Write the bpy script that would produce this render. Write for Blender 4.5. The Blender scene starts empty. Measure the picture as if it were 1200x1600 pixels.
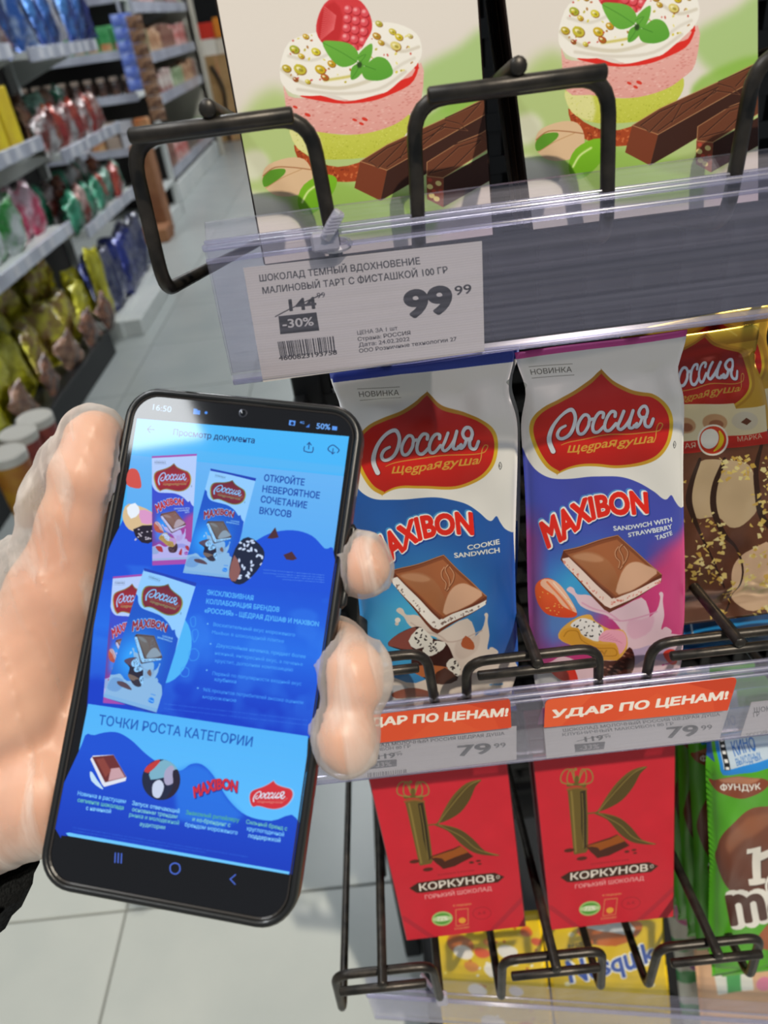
import bpy, math, random
import numpy as np
from mathutils import Vector

# ------------------------------------------------------------------ camera, light, exposure
SC = bpy.context.scene
COL = SC.collection
H = 1.35                      # camera height
F = 1155.0                    # focal length in pixels of the 1200x1600 frame
D1 = np.array([-65, 790, 1155.]); D1 /= np.linalg.norm(D1)          # world +Y seen from the camera
D2 = np.array([1, .12, 0.]); D2[2] = -(D1[0] + D1[1] * .12) / D1[2]; D2 /= np.linalg.norm(D2)
UP = np.cross(D1, D2); UP = UP if UP[1] > 0 else -UP
cam = bpy.data.cameras.new('camera'); cam_ob = bpy.data.objects.new('camera', cam); COL.objects.link(cam_ob)
from mathutils import Matrix
Rw = Matrix(((D2[0], D2[1], -D2[2]), (D1[0], D1[1], -D1[2]), (UP[0], UP[1], -UP[2])))
cam_ob.matrix_world = Matrix.Translation((0, 0, H)) @ Rw.to_4x4()
cam.sensor_fit = 'VERTICAL'; cam.sensor_height = 24; cam.lens = F / 1600 * 24
cam.clip_start = .01; cam.clip_end = 60
cam.dof.use_dof = True; cam.dof.focus_distance = .285; cam.dof.aperture_fstop = 8.5
SC.camera = cam_ob

world = bpy.data.worlds.new('world'); SC.world = world; world.use_nodes = True
wn = world.node_tree.nodes; wn['Background'].inputs[0].default_value = (.80, .90, 1.0, 1)
wn['Background'].inputs[1].default_value = .30

def light(name, kind, loc, energy, color, size=None, size_y=None, rot=(0, 0, 0)):
    l = bpy.data.lights.new(name, kind); l.energy = energy; l.color = color
    if kind == 'AREA':
        l.shape = 'RECTANGLE'; l.size = size; l.size_y = size_y
    o = bpy.data.objects.new(name, l); o.location = loc; o.rotation_euler = rot; COL.objects.link(o)
    return o
sun = light('sun', 'SUN', (0, -3, 4), 3.1, (1.0, .90, .74))
sun.data.angle = math.radians(1.2)
sun.rotation_mode = 'QUATERNION'
sun.rotation_quaternion = Vector((-.30, .62, -1.02)).to_track_quat('-Z', 'Y')
light('ceiling_lamp', 'AREA', (-.87, .16, 2.88), 20, (.93, .97, 1), .24, 1.62)
light('ceiling_lamp', 'AREA', (-.5, 3.6, 2.9), 46, (.93, .97, 1), .3, 2.4)
light('ceiling_lamp', 'AREA', (-.5, 8.0, 2.9), 90, (.95, .97, 1), .3, 4)
light('ceiling_lamp', 'AREA', (-3.0, 6.0, 2.9), 60, (.95, .97, 1), .3, 4)

SC.view_settings.view_transform = 'Standard'; SC.view_settings.look = 'None'
SC.view_settings.gamma = 1; SC.view_settings.use_curve_mapping = False
SC.view_settings.exposure = 0.0
SC.cycles.use_denoising = True
SC.cycles.max_bounces = 10; SC.cycles.transparent_max_bounces = 24
SC.cycles.caustics_reflective = False; SC.cycles.caustics_refractive = False

# ------------------------------------------------------------------ geometry helpers
def ray(x, y):
    p = np.array([x - 600., 800. - y, F]) / F
    return np.array([p @ D2, p @ D1, p @ UP])
def at_y(x, y, Y):
    """world point of photo pixel (x, y) on the plane Y = const"""
    r = ray(x, y); r = r * (Y / r[1]); return np.array([r[0], r[1], r[2] + H])
def at_z(x, y, Z):
    r = ray(x, y); r = r * ((Z - H) / r[2]); return np.array([r[0], r[1], Z])
def at_d(x, y, d):
    r = ray(x, y) * d; return np.array([r[0], r[1], r[2] + H])

def srgb(c):
    if isinstance(c, str):
        c = [int(c[i:i + 2], 16) / 255 for i in (0, 2, 4)]
    return tuple((v / 12.92 if v <= .04045 else ((v + .055) / 1.055) ** 2.4) for v in c)

def mat(name, color=(.8, .8, .8), rough=.5, metal=0., spec=.5, **kw):
    m = bpy.data.materials.new(name); m.use_nodes = True
    b = m.node_tree.nodes['Principled BSDF']
    if isinstance(color, str): color = srgb(color)
    b.inputs['Base Color'].default_value = (*color, 1)
    b.inputs['Roughness'].default_value = rough; b.inputs['Metallic'].default_value = metal
    b.inputs['Specular IOR Level'].default_value = spec
    for k, v in kw.items(): b.inputs[k.replace('_', ' ')].default_value = v
    m.diffuse_color = (*color, 1)
    return m
def nodes(m): return m.node_tree.nodes, m.node_tree.links, m.node_tree.nodes['Principled BSDF']
def bumpy(m, scale=60, strength=.2, dist=.001, detail=4, coord='Object', kind='ShaderNodeTexNoise', stretch=None):
    N, L, b = nodes(m)
    tc = N.new('ShaderNodeTexCoord'); t = N.new(kind); t.inputs['Scale'].default_value = scale
    if 'Detail' in t.inputs: t.inputs['Detail'].default_value = detail
    bp = N.new('ShaderNodeBump'); bp.inputs['Strength'].default_value = strength; bp.inputs['Distance'].default_value = dist
    src = tc.outputs[coord]
    if stretch:
        mp = N.new('ShaderNodeMapping'); mp.inputs['Scale'].default_value = stretch; L.new(src, mp.inputs[0]); src = mp.outputs[0]
    L.new(src, t.inputs['Vector']); L.new(t.outputs[0], bp.inputs['Height']); L.new(bp.outputs[0], b.inputs['Normal'])
    return m
def mottled(m, c1, c2, scale=20, detail=4, lo=.35, hi=.65, coord='Object', stretch=None):
    N, L, b = nodes(m)
    tc = N.new('ShaderNodeTexCoord'); t = N.new('ShaderNodeTexNoise'); t.inputs['Scale'].default_value = scale; t.inputs['Detail'].default_value = detail
    r = N.new('ShaderNodeValToRGB'); r.color_ramp.elements[0].position = lo; r.color_ramp.elements[1].position = hi
    c1 = srgb(c1) if isinstance(c1, str) else c1; c2 = srgb(c2) if isinstance(c2, str) else c2
    r.color_ramp.elements[0].color = (*c1, 1); r.color_ramp.elements[1].color = (*c2, 1)
    src = tc.outputs[coord]
    if stretch:
        mp = N.new('ShaderNodeMapping'); mp.inputs['Scale'].default_value = stretch; L.new(src, mp.inputs[0]); src = mp.outputs[0]
    L.new(src, t.inputs['Vector']); L.new(t.outputs[0], r.inputs[0]); L.new(r.outputs[0], b.inputs['Base Color'])
    return m

def link(o, parent=None):
    COL.objects.link(o)
    if parent is not None: o.parent = parent
    return o
def mesh_obj(name, V, Fc, m=None, parent=None, smooth=False, uv=None, mats=None, fm=None):
    """one mesh object from world-space vertices; local to its parent's (unrotated) origin"""
    V = np.asarray(V, float)
    org = Vector((0, 0, 0)); p = parent
    while p is not None: org += p.location; p = p.parent
    me = bpy.data.meshes.new(name)
    if parent is None:
        c = (V.min(0) + V.max(0)) / 2; c[2] = V[:, 2].min(); V = V - c
    else:
        V = V - np.array(org)
    me.from_pydata(V.tolist(), [], [tuple(int(i) for i in f) for f in Fc])
    for mm in (mats or ([m] if m else [])): me.materials.append(mm)
    if fm is not None: me.polygons.foreach_set('material_index', np.asarray(fm, dtype=np.int32))
    if smooth: me.polygons.foreach_set('use_smooth', [True] * len(me.polygons))
    if uv is not None:
        uv = np.asarray(uv, float); lay = me.uv_layers.new(name='UVMap')
        vi = np.zeros(len(me.loops), dtype=np.int32); me.loops.foreach_get('vertex_index', vi)
        lay.data.foreach_set('uv', uv[vi].ravel())
    me.update()
    o = bpy.data.objects.new(name, me)
    if parent is None: o.location = c
    return link(o, parent)
def thing(name, loc, label, cat, group=None):
    o = bpy.data.objects.new(name, None); o.location = loc; o.empty_display_size = .02; COL.objects.link(o)
    return tag(o, label, cat, group)
def tag(o, label=None, cat=None, group=None, kind=None):
    if label: o['label'] = label
    if cat: o['category'] = cat
    if group: o['group'] = group
    if kind: o['kind'] = kind
    return o
def copy_tree(o, parent=None):
    c = o.copy(); COL.objects.link(c)
    if parent is not None: c.parent = parent
    for ch in list(o.children): copy_tree(ch, c)
    return c

def box_vf(x0, x1, y0, y1, z0, z1):
    V = [(x, y, z) for z in (z0, z1) for y in (y0, y1) for x in (x0, x1)]
    Fc = [(0, 2, 3, 1), (4, 5, 7, 6), (0, 1, 5, 4), (2, 6, 7, 3), (0, 4, 6, 2), (1, 3, 7, 5)]
    return V, Fc
def bevel_box_vf(x0, x1, y0, y1, z0, z1, b):
    """box with chamfered edges (24 vertices)"""
    V = []; Fc = []
    sx = [(x0, x0 + b), (x1, x1 - b)]; sy = [(y0, y0 + b), (y1, y1 - b)]; sz = [(z0, z0 + b), (z1, z1 - b)]
    idx = {}
    for i in (0, 1):
        for j in (0, 1):
            for k in (0, 1):
                for a in (0, 1, 2):   # the axis on whose face this vertex lies
                    idx[i, j, k, a] = len(V)
                    V.append((sx[i][0 if a == 0 else 1], sy[j][0 if a == 1 else 1], sz[k][0 if a == 2 else 1]))
    for i in (0, 1):
        q = [idx[i, 0, 0, 0], idx[i, 1, 0, 0], idx[i, 1, 1, 0], idx[i, 0, 1, 0]]; Fc.append(q if i else q[::-1])
        q = [idx[0, i, 0, 1], idx[0, i, 1, 1], idx[1, i, 1, 1], idx[1, i, 0, 1]]; Fc.append(q if i else q[::-1])
        q = [idx[0, 0, i, 2], idx[1, 0, i, 2], idx[1, 1, i, 2], idx[0, 1, i, 2]]; Fc.append(q if i else q[::-1])
    for i in (0, 1):
        for j in (0, 1):
            q = [idx[i, j, 0, 0], idx[i, j, 0, 1], idx[i, j, 1, 1], idx[i, j, 1, 0]]; Fc.append(q)
            q = [idx[i, 0, j, 0], idx[i, 0, j, 2], idx[i, 1, j, 2], idx[i, 1, j, 0]]; Fc.append(q)
            q = [idx[0, i, j, 1], idx[0, i, j, 2], idx[1, i, j, 2], idx[1, i, j, 1]]; Fc.append(q)
    for i in (0, 1):
        for j in (0, 1):
            for k in (0, 1): Fc.append([idx[i, j, k, 0], idx[i, j, k, 1], idx[i, j, k, 2]])
    return V, Fc
def merge(*vf):
    V = []; Fc = []
    for v, f in vf:
        n = len(V); V += [tuple(p) for p in v]; Fc += [tuple(i + n for i in q) for q in f]
    return V, Fc
def box(name, x0, x1, y0, y1, z0, z1, m, parent=None, b=0, **kw):
    V, Fc = bevel_box_vf(x0, x1, y0, y1, z0, z1, b) if b else box_vf(x0, x1, y0, y1, z0, z1)
    o = mesh_obj(name, V, Fc, m, parent, **kw)
    if b:
        import bmesh
        bm = bmesh.new(); bm.from_mesh(o.data); bmesh.ops.recalc_face_normals(bm, faces=bm.faces); bm.to_mesh(o.data); bm.free()
    return o
def smooth_path(P, n=6, closed=False):
    P = np.asarray(P, float); k = len(P); out = []
    rng = range(k if closed else k - 1)
    for i in rng:
        if closed: a, b, c, d = P[(i - 1) % k], P[i], P[(i + 1) % k], P[(i + 2) % k]
        else: a, b, c, d = P[max(i - 1, 0)], P[i], P[i + 1], P[min(i + 2, k - 1)]
        for j in range(n):
            t = j / n
            out.append(.5 * ((2 * b) + (c - a) * t + (2 * a - 5 * b + 4 * c - d) * t * t + (-a + 3 * b - 3 * c + d) * t ** 3))
    if not closed: out.append(P[-1])
    return np.array(out)
def round_corners(P, r, n=5):
    """polyline with its inner corners rounded by radius r"""
    P = [np.asarray(p, float) for p in P]; out = [P[0]]
    for a, b, c in zip(P, P[1:], P[2:]):
        u = a - b; v = c - b; lu = np.linalg.norm(u); lv = np.linalg.norm(v); rr = min(r, lu * .49, lv * .49)
        p = b + u / lu * rr; q = b + v / lv * rr
        for j in range(n + 1):
            t = j / n; out.append((1 - t) ** 2 * p + 2 * t * (1 - t) * b + t * t * q)
    out.append(P[-1]); return out
def tube_vf(path, r, seg=12, cap=True, up=None):
    P = [Vector(p) for p in path]; n = len(P)
    rs = r if hasattr(r, '__len__') else [r] * n
    V = []; Fc = []; prev = None
    for i in range(n):
        t = (P[min(i + 1, n - 1)] - P[max(i - 1, 0)]).normalized()
        if prev is None:
            a = Vector((0, 0, 1)) if abs(t.z) < .9 else Vector((1, 0, 0))
            u = t.cross(a).normalized()
        else:
            u = (prev - t * prev.dot(t)).normalized()
        prev = u; w = t.cross(u)
        for k in range(seg):
            an = 2 * math.pi * k / seg
            V.append(tuple(P[i] + (u * math.cos(an) + w * math.sin(an)) * rs[i]))
    for i in range(n - 1):
        for k in range(seg):
            a = i * seg + k; b = i * seg + (k + 1) % seg; Fc.append((a, b, b + seg, a + seg))
    if cap:
        for i, s in ((0, -1), (n - 1, 1)):
            t = (P[1] - P[0]).normalized() if i == 0 else (P[-1] - P[-2]).normalized()
            ring = [i * seg + k for k in range(seg)]
            c = len(V); V.append(tuple(P[i] + t * s * rs[i] * .35))
            m0 = len(V)
            for k in range(seg):
                q = Vector(V[ring[k]]); V.append(tuple(P[i] + (q - P[i]) * .8 + t * s * rs[i] * .25))
            for k in range(seg):
                k2 = (k + 1) % seg
                f1 = (ring[k], ring[k2], m0 + k2, m0 + k); f2 = (m0 + k, m0 + k2, c)
                Fc.append(f1 if s > 0 else f1[::-1]); Fc.append(f2 if s > 0 else f2[::-1])
    return V, Fc
def tube(name, path, r, m, parent=None, seg=12, cap=True):
    V, Fc = tube_vf(path, r, seg, cap)
    return mesh_obj(name, V, Fc, m, parent, smooth=True)
def grid_faces(nu, nv, flip=False):
    Fc = []
    for j in range(nv - 1):
        for i in range(nu - 1):
            a = j * nu + i; q = (a, a + 1, a + nu + 1, a + nu); Fc.append(q[::-1] if flip else q)
    return Fc
# ------------------------------------------------------------------ the room
M = {}
M['tile'] = bumpy(mottled(mat('floor_tile', 'B4B8B4', .28, spec=.4), '9CA2A1', 'ACB0AD', 3, 6, .3, .7), 40, .05)
M['grout'] = mat('grout', '6F726E', .8)
M['ceiling'] = mat('ceiling_panel', 'D8D8D4', .9)
M['wire'] = mottled(bumpy(mat('black_wire', '2A2825', .38, metal=.55, spec=.6), 260, .25, .0004), '1C1B1A', '443E38', 120, 5, .3, .75)
M['darkmetal'] = mat('dark_metal', '17181A', .5, metal=.3)
M['white_metal'] = mottled(mat('white_enamel', 'C9CCC8', .45), 'C2C6C4', 'D2D4D0', 5)
M['grey_metal'] = mat('grey_enamel', '9B9E9C', .5)

floor = mesh_obj('floor', [(-7, -3, -.004), (4, -3, -.004), (4, 16, -.004), (-7, 16, -.004)], [(0, 1, 2, 3)], M['grout']); tag(floor, kind='structure')
TS = .604; X0 = -.607; Y0 = .752
# single tiles near the camera
tv, tf = bevel_box_vf(0, TS - .004, 0, TS - .004, -.012, 0, .0015)
tile_me = None; far = []
for i in range(-9, 5):
    for j in range(-3, 24):
        x = X0 + i * TS; y = Y0 + j * TS
        if -4 <= i <= 1 and -1 <= j <= 9:
            if tile_me is None:
                o = mesh_obj('tile', np.array(tv) + (x, y, 0), tf, M['tile'], floor); tile_me = o.data; base = (x, y)
            else:
                o = bpy.data.objects.new('tile', tile_me); o.location = (x - base[0], y - base[1], 0); link(o, floor)
        else:
            far.append(bevel_box_vf(x, x + TS - .004, y, y + TS - .004, -.012, 0, .0015))
V, Fc = merge(*far); tag(mesh_obj('far_tiles', V, Fc, M['tile'], floor), kind='stuff')
tag(box('ceiling', -7, 4, -.58, 16, 3.0, 3.1, M['ceiling']), kind='structure')  # unseen slab, added to stop the sun beyond its near edge
tag(box('wall_back', -7, 4, 16, 16.1, 0, 3.0, mat('far_wall', '6E6A66', .8)), kind='structure')
tag(box('wall_left', -7.1, -7, -1, 16, 0, 3.0, mat('left_wall', '8E8E8C', .8)), kind='structure')

# ------------------------------------------------------------------ the display stand on the right
PY_ = .62     # plane of the slotted back panel
stand = thing('display_stand', (.3, PY_, 0), 'black slotted back panel and posts behind the chocolate rows', 'display stand')
def slotted(name, x0, x1, z0, z1, y, parent):
    parts = []
    z = z0
    while z < z1:
        parts.append(box_vf(x0, x1, y, y + .012, z, min(z + .012, z1))); z += .030
    x = x0
    while x <= x1 + .001:
        parts.append(box_vf(x, x + .010, y + .001, y + .014, z0, z1)); x += .04
    V, Fc = merge(*parts); return mesh_obj(name, V, Fc, M['darkmetal'], parent)
tag(slotted('slotted_panel', -.062, .80, .42, 1.62, PY_, stand), kind='stuff')
box('post', -.086, -.060, PY_ - .005, PY_ + .05, 0, 1.75, M['darkmetal'], stand, b=.002)
box('post', .80, .83, PY_ - .005, PY_ + .05, 0, 1.75, M['darkmetal'], stand, b=.002)
box('backing_board', -.055, .80, PY_ + .04, PY_ + .05, .3, 1.7, mat('backing_board', '101113', .7), stand, b=.002)
box('base', -.05, .83, .34, PY_ + .3, 0, .16, M['darkmetal'], stand, b=.004)
for z in (.46, .78, 1.045):
    box('bracket', -.086, -.074, PY_ - .12, PY_, z, z + .022, M['darkmetal'], stand, b=.002)

S_ = .19      # hooks rise towards the front
def hook(cx, ztop, h, hw, Y, label, group, WR=.0023):
    zt = H + ztop; zb = zt - h
    t = thing('display_hook', (cx, Y, zb), label, 'hook', group)
    yb = PY_ + .002; dz = (yb - Y) * S_
    P = round_corners([(cx - hw - .002, yb, zb - dz), (cx - hw - .002, Y, zb), (cx - hw, Y, zt), (cx + hw, Y, zt), (cx + hw + .002, Y, zb), (cx + hw + .002, yb, zb - dz)], .010, 6)
    tube('stop_loop', P, WR, M['wire'], t, 12)
    zc = zt + WR * 2.1
    tube('crossbar', [(cx - hw * .86, Y - .0105, zt + .0018), (cx + hw * .84, Y - .0105, zt + .0018)], WR * .95, M['wire'], t, 12)
    tube('centre_wire', [(cx, Y - .0115, zc + .0012), (cx, yb, zc - dz)], WR * 1.08, M['wire'], t, 12)
    return t
G1_, G2_, G3_ = 'display hooks of the top row', 'display hooks of the middle row', 'display hooks of the bottom row'
hook(-.0395, -.0245, .044, .0262, .240, 'black wire hook loop left of the dessert-print boxes, open floor seen through it', G1_)
hook(.0448, -.0243, .046, .0280, .240, 'black wire hook loop straddling the gap between the two dessert-print boxes', G1_)
hook(.1425, -.0243, .046, .0280, .240, 'black wire hook loop at the top right edge of the frame', G1_)
hook(-.0260, -.2440, .048, .0288, .240, 'black wire hook loop in front of the cookie chocolate, half behind the fingers', G2_, .0024)
hook(.0512, -.2535, .046, .0305, .240, 'black wire hook loop between the blue and the pink sandwich chocolate', G2_, .0024)
hook(.1405, -.2550, .046, .0340, .240, 'black wire hook loop in front of the gold hazelnut chocolate', G2_, .0024)
hook(-.0478, -.5080, .052, .0315, .225, 'bottom left black wire hook with floor behind it, no product on it', G3_, .0029)
hook(.0610, -.5115, .056, .0320, .225, 'black wire hook loop below the gap between the two red boxes', G3_, .0029)
hook(.1620, -.5160, .056, .0325, .225, 'black wire hook loop in front of the green pouch', G3_, .0029)

def at_rail(x, y, R, off=0.):
    """world point of photo pixel (x, y) on the tilted face of a rail"""
    r = ray(x, y); m = (R['Yb'] - R['Yt']) / (R['zb'] - R['zt']); t = (R['Yt'] + off - m * R['zt']) / (r[1] - m * r[2]); return np.array([r[0] * t, r[1] * t, r[2] * t + H])
# ---- clear price rails
def clear_mat(name, tint=(.955, .95, .985), gloss=.10, milk=.04, streak=True):
    m = bpy.data.materials.new(name); m.use_nodes = True; N, L = m.node_tree.nodes, m.node_tree.links
    for n in list(N):
        if n.type != 'OUTPUT_MATERIAL': N.remove(n)
    out = N['Material Output']
    tr = N.new('ShaderNodeBsdfTransparent'); tr.inputs[0].default_value = (*tint, 1)
    gl = N.new('ShaderNodeBsdfGlossy'); gl.inputs['Roughness'].default_value = .22; gl.inputs[0].default_value = (.95, .95, 1, 1)
    df = N.new('ShaderNodeBsdfDiffuse'); df.inputs[0].default_value = (.62, .60, .76, 1)
    fr = N.new('ShaderNodeFresnel'); fr.inputs[0].default_value = 1.45
    mu = N.new('ShaderNodeMath'); mu.operation = 'MULTIPLY_ADD'; mu.inputs[1].default_value = .36; mu.inputs[2].default_value = gloss * .3
    L.new(fr.outputs[0], mu.inputs[0])
    a = N.new('ShaderNodeMixShader'); b = N.new('ShaderNodeMixShader')
    L.new(tr.outputs[0], a.inputs[1]); L.new(df.outputs[0], a.inputs[2]); a.inputs[0].default_value = milk
    L.new(mu.outputs[0], b.inputs[0]); L.new(a.outputs[0], b.inputs[1]); L.new(gl.outputs[0], b.inputs[2]); L.new(b.outputs[0], out.inputs[0])
    if streak:
        tc = N.new('ShaderNodeTexCoord'); mp = N.new('ShaderNodeMapping'); mp.inputs['Scale'].default_value = (.6, 160, 160)
        t = N.new('ShaderNodeTexNoise'); t.inputs['Scale'].default_value = 5; t.inputs['Detail'].default_value = 3
        L.new(tc.outputs['Object'], mp.inputs[0]); L.new(mp.outputs[0], t.inputs['Vector'])
        r = N.new('ShaderNodeMapRange'); r.inputs['From Min'].default_value = .35; r.inputs['From Max'].default_value = .75
        r.inputs['To Min'].default_value = milk * .5; r.inputs['To Max'].default_value = milk * 2.0
        L.new(t.outputs[0], r.inputs['Value']); L.new(r.outputs[0], a.inputs[0])
        bp = N.new('ShaderNodeBump'); bp.inputs['Strength'].default_value = .12; bp.inputs['Distance'].default_value = .0003
        L.new(t.outputs[0], bp.inputs['Height']); L.new(bp.outputs[0], gl.inputs['Normal']); L.new(bp.outputs[0], df.inputs['Normal'])
    return m
M['clear'] = clear_mat('clear_plastic')
M['clear_edge'] = clear_mat('clear_plastic_rib', (.78, .80, .92), .25, .16, False)
M['paper'] = mat('label_paper', 'F0EAE4', .75)

def sheet_vf(prof, xa, xb, th=.0009, slope=None):
    """extruded strip: profile in (Y, Z) given thickness; ends at xa, xb; slope(x)->(dy,dz)"""
    P = np.array(prof, float); n = len(P)
    d = np.gradient(P, axis=0); nr = np.c_[-d[:, 1], d[:, 0]]; nr /= np.linalg.norm(nr, axis=1, keepdims=True)
    Q = np.vstack([P, (P + nr * th)[::-1]]); V = []; Fc = []; k = len(Q)
    xs = np.linspace(xa, xb, 5)
    for x in xs:
        dy, dz = slope(x) if slope else (0, 0)
        V += [(x, q[0] + dy, q[1] + dz) for q in Q]
    for s in range(len(xs) - 1):
        for i in range(k):
            a = s * k + i; b = s * k + (i + 1) % k; Fc.append((a, b, b + k, a + k))
    for s in (0, len(xs) - 1):
        for i in range(n - 1):
            q = (s * k + i, s * k + i + 1, s * k + k - 2 - i, s * k + k - 1 - i); Fc.append(q if s else q[::-1])
    return V, Fc
def price_rail(xa, xb, Yt, zt, Yb, zb, label, slope=None, lip=.008, rise=.006):
    t = thing('price_rail', (xa, Yt, H + zb), label, 'price rail')
    zt += H; zb += H
    V, Fc = sheet_vf([(Yt, zt), (Yt + (Yb - Yt) * .5 - .0006, (zt + zb) / 2), (Yb, zb), (Yb + .0016, zb - .0014), (Yb + .0036, zb + .0006)], xa, xb, .0008, slope)
    mesh_obj('front_sheet', V, Fc, M['clear'], t)
    V, Fc = sheet_vf([(Yt + lip + .002, zt + rise), (Yt + lip * .6, zt + .001), (Yt + .0028, zt - .001), (Yt + .0028, zt - .004), (Yb + .0030, zb + .002)], xa, xb, .0009, slope)
    mesh_obj('back_sheet', V, Fc, M['clear'], t)
    ribs = []
    for k, (dy, dz, r) in enumerate([(-.0006, .0006, .0011), (-.0003, -.0035, .0008), (.0035, .0012, .0008)]):
        xs = np.linspace(xa, xb, 5); ribs.append(tube_vf([(x, Yt + dy + (slope(x)[0] if slope else 0), zt + dz + (slope(x)[1] if slope else 0)) for x in xs], r, 8))
    xs = np.linspace(xa, xb, 5); ribs.append(tube_vf([(x, Yb + .002 + (slope(x)[0] if slope else 0), zb - .001 + (slope(x)[1] if slope else 0)) for x in xs], .0010, 8))
    V, Fc = merge(*ribs); mesh_obj('ribbed_edge', V, Fc, M['clear_edge'], t, smooth=True)
    return t
R1 = dict(Yt=.2360, zt=-.0566, Yb=.2300, zb=-.0983)
price_rail(-.0512, .36, R1['Yt'], R1['zt'], R1['Yb'], R1['zb'], 'clear ridged plastic price rail under the dessert-print boxes')
R2 = dict(Yt=.2350, zt=-.2745, Yb=.2290, zb=-.3165)
price_rail(-.0600, .36, R2['Yt'], R2['zt'], R2['Yb'], R2['zb'], 'clear plastic price rail with the orange toppers, under the sandwich chocolates', lip=.003, rise=.0012)
sl3 = lambda x: (-.012 - (x + .06) * .06, -.004 - (x + .068) * .235)
price_rail(-.0660, .42, .250, -.566, .254, -.618, 'lowest clear price rail, empty, across the bottom edge', slope=sl3)

# zip tie at the top rail, small clear clip at the lowest one
zt = thing('cable_tie', (.0, .236, H - .06), 'small clear cable tie fastening the top price rail to the wire loop', 'cable tie')
M['tie'] = clear_mat('tie_plastic', (.85, .86, .88), .5, .45, False)
p = at_y(508, 372, .232); q = at_y(530, 332, .232)
V, Fc = tube_vf([p, (p + q) / 2, q], [.0018, .0022, .0020], 6); mesh_obj('tail', V, Fc, M['tie'], zt)
box('head', p[0] - .0045, p[0] + .004, .2315, .236, p[2] - .004, p[2] + .0015, M['tie'], zt, b=.0008)
lp = np.array([(-.0113 + .0048 * math.cos(a), .2395 + .0062 * math.sin(a), H - .061) for a in np.linspace(0, 2 * math.pi, 17)])
V, Fc = tube_vf(lp, .0010, 6, False); mesh_obj('strap', V, Fc, M['tie'], zt)
for k in range(6):
    w = p + (q - p) * (.25 + k * .13); box('tooth', w[0] - .0019, w[0] + .0019, .2296, .2304, w[2] - .0003, w[2] + .0003, M['tie'], zt)
zt = thing('cable_tie', (-.02, .24, H - .58), 'yellowed clear cable tie end at the lowest rail under the bottom left hook', 'cable tie')
p = at_y(690, 1560, .228)
box('head', p[0] - .004, p[0] + .004, .226, .231, p[2] - .008, p[2] + .006, M['tie'], zt, b=.001)
V, Fc = tube_vf([p, p + (-.006, .004, .008), p + (-.012, .012, .010)], .0016, 6); mesh_obj('tail', V, Fc, M['tie'], zt)
# ------------------------------------------------------------------ 2-D print artwork (flat print on packs, labels, the screen)
_TC = {}
def glyphs(s, bold=0.0, spacing=1.0):
    """triangles (T,3,2) of a line of lettering, x from 0 to 1 over its width, y in cap heights"""
    k = (s, bold, spacing)
    if k in _TC: return _TC[k]
    def tris(body):
        c = bpy.data.curves.new('lettering', 'FONT'); c.body = body; c.size = 1; c.offset = 0; c.space_character = spacing
        c.resolution_u = 4
        o = bpy.data.objects.new('lettering', c)
        COL.objects.link(o); dg = bpy.context.evaluated_depsgraph_get(); ev = o.evaluated_get(dg); me = ev.to_mesh()
        me.calc_loop_triangles(); co = np.zeros(len(me.vertices) * 3); me.vertices.foreach_get('co', co); co = co.reshape(-1, 3)[:, :2]
        ti = np.zeros(len(me.loop_triangles) * 3, dtype=np.int32); me.loop_triangles.foreach_get('vertices', ti)
        t = co[ti].reshape(-1, 3, 2).copy(); ev.to_mesh_clear()
        bpy.data.objects.remove(o); bpy.data.curves.remove(c)
        return t
    t = tris(s.replace('Ф', 'O'))
    for i_, ch in enumerate(s):                              # the letter ef: a ring with an upright through it
        if ch == 'Ф':
            o_ = tris('O'); xr = tris(s[:i_].replace('Ф', 'O') + 'O')[..., 0].max(); cx = xr - (o_[..., 0].max() - o_[..., 0].min()) / 2; w_, y0_, y1_ = .05, -.06, .79
            t = np.concatenate([t, np.array([[(cx - w_, y0_), (cx + w_, y0_), (cx + w_, y1_)], [(cx - w_, y0_), (cx + w_, y1_), (cx - w_, y1_)]])])
    if bold > 0:                                             # embolden: a band and a disc along every outline edge
        key = lambda p: (round(float(p[0]), 5), round(float(p[1]), 5)); cnt = {}
        for tr in t:
            for i in range(3):
                e = (key(tr[i]), key(tr[(i + 1) % 3])); r_ = (e[1], e[0])
                if r_ in cnt: del cnt[r_]
                else: cnt[e] = 1
        ed = np.array([[a, b] for a, b in cnt]); a, b = ed[:, 0], ed[:, 1]; d = b - a; n_ = np.c_[-d[:, 1], d[:, 0]] / np.maximum(np.linalg.norm(d, axis=1, keepdims=True), 1e-9) * bold
        q = [np.stack([a + n_, b + n_, b - n_], 1), np.stack([a + n_, b - n_, a - n_], 1)]
        an = np.arange(8) * math.pi / 4; cc = np.c_[np.cos(an), np.sin(an)] * bold
        q += [np.stack([a, a + cc[i], a + cc[(i + 1) % 8]], 1) for i in range(8)]
        t = np.concatenate([t] + q)
    x0, x1 = t[..., 0].min(), t[..., 0].max(); cap = .729
    t[..., 0] = (t[..., 0] - x0) / (x1 - x0); t[..., 1] /= cap
    _TC[k] = (t, (x1 - x0) / cap); return _TC[k]

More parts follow.
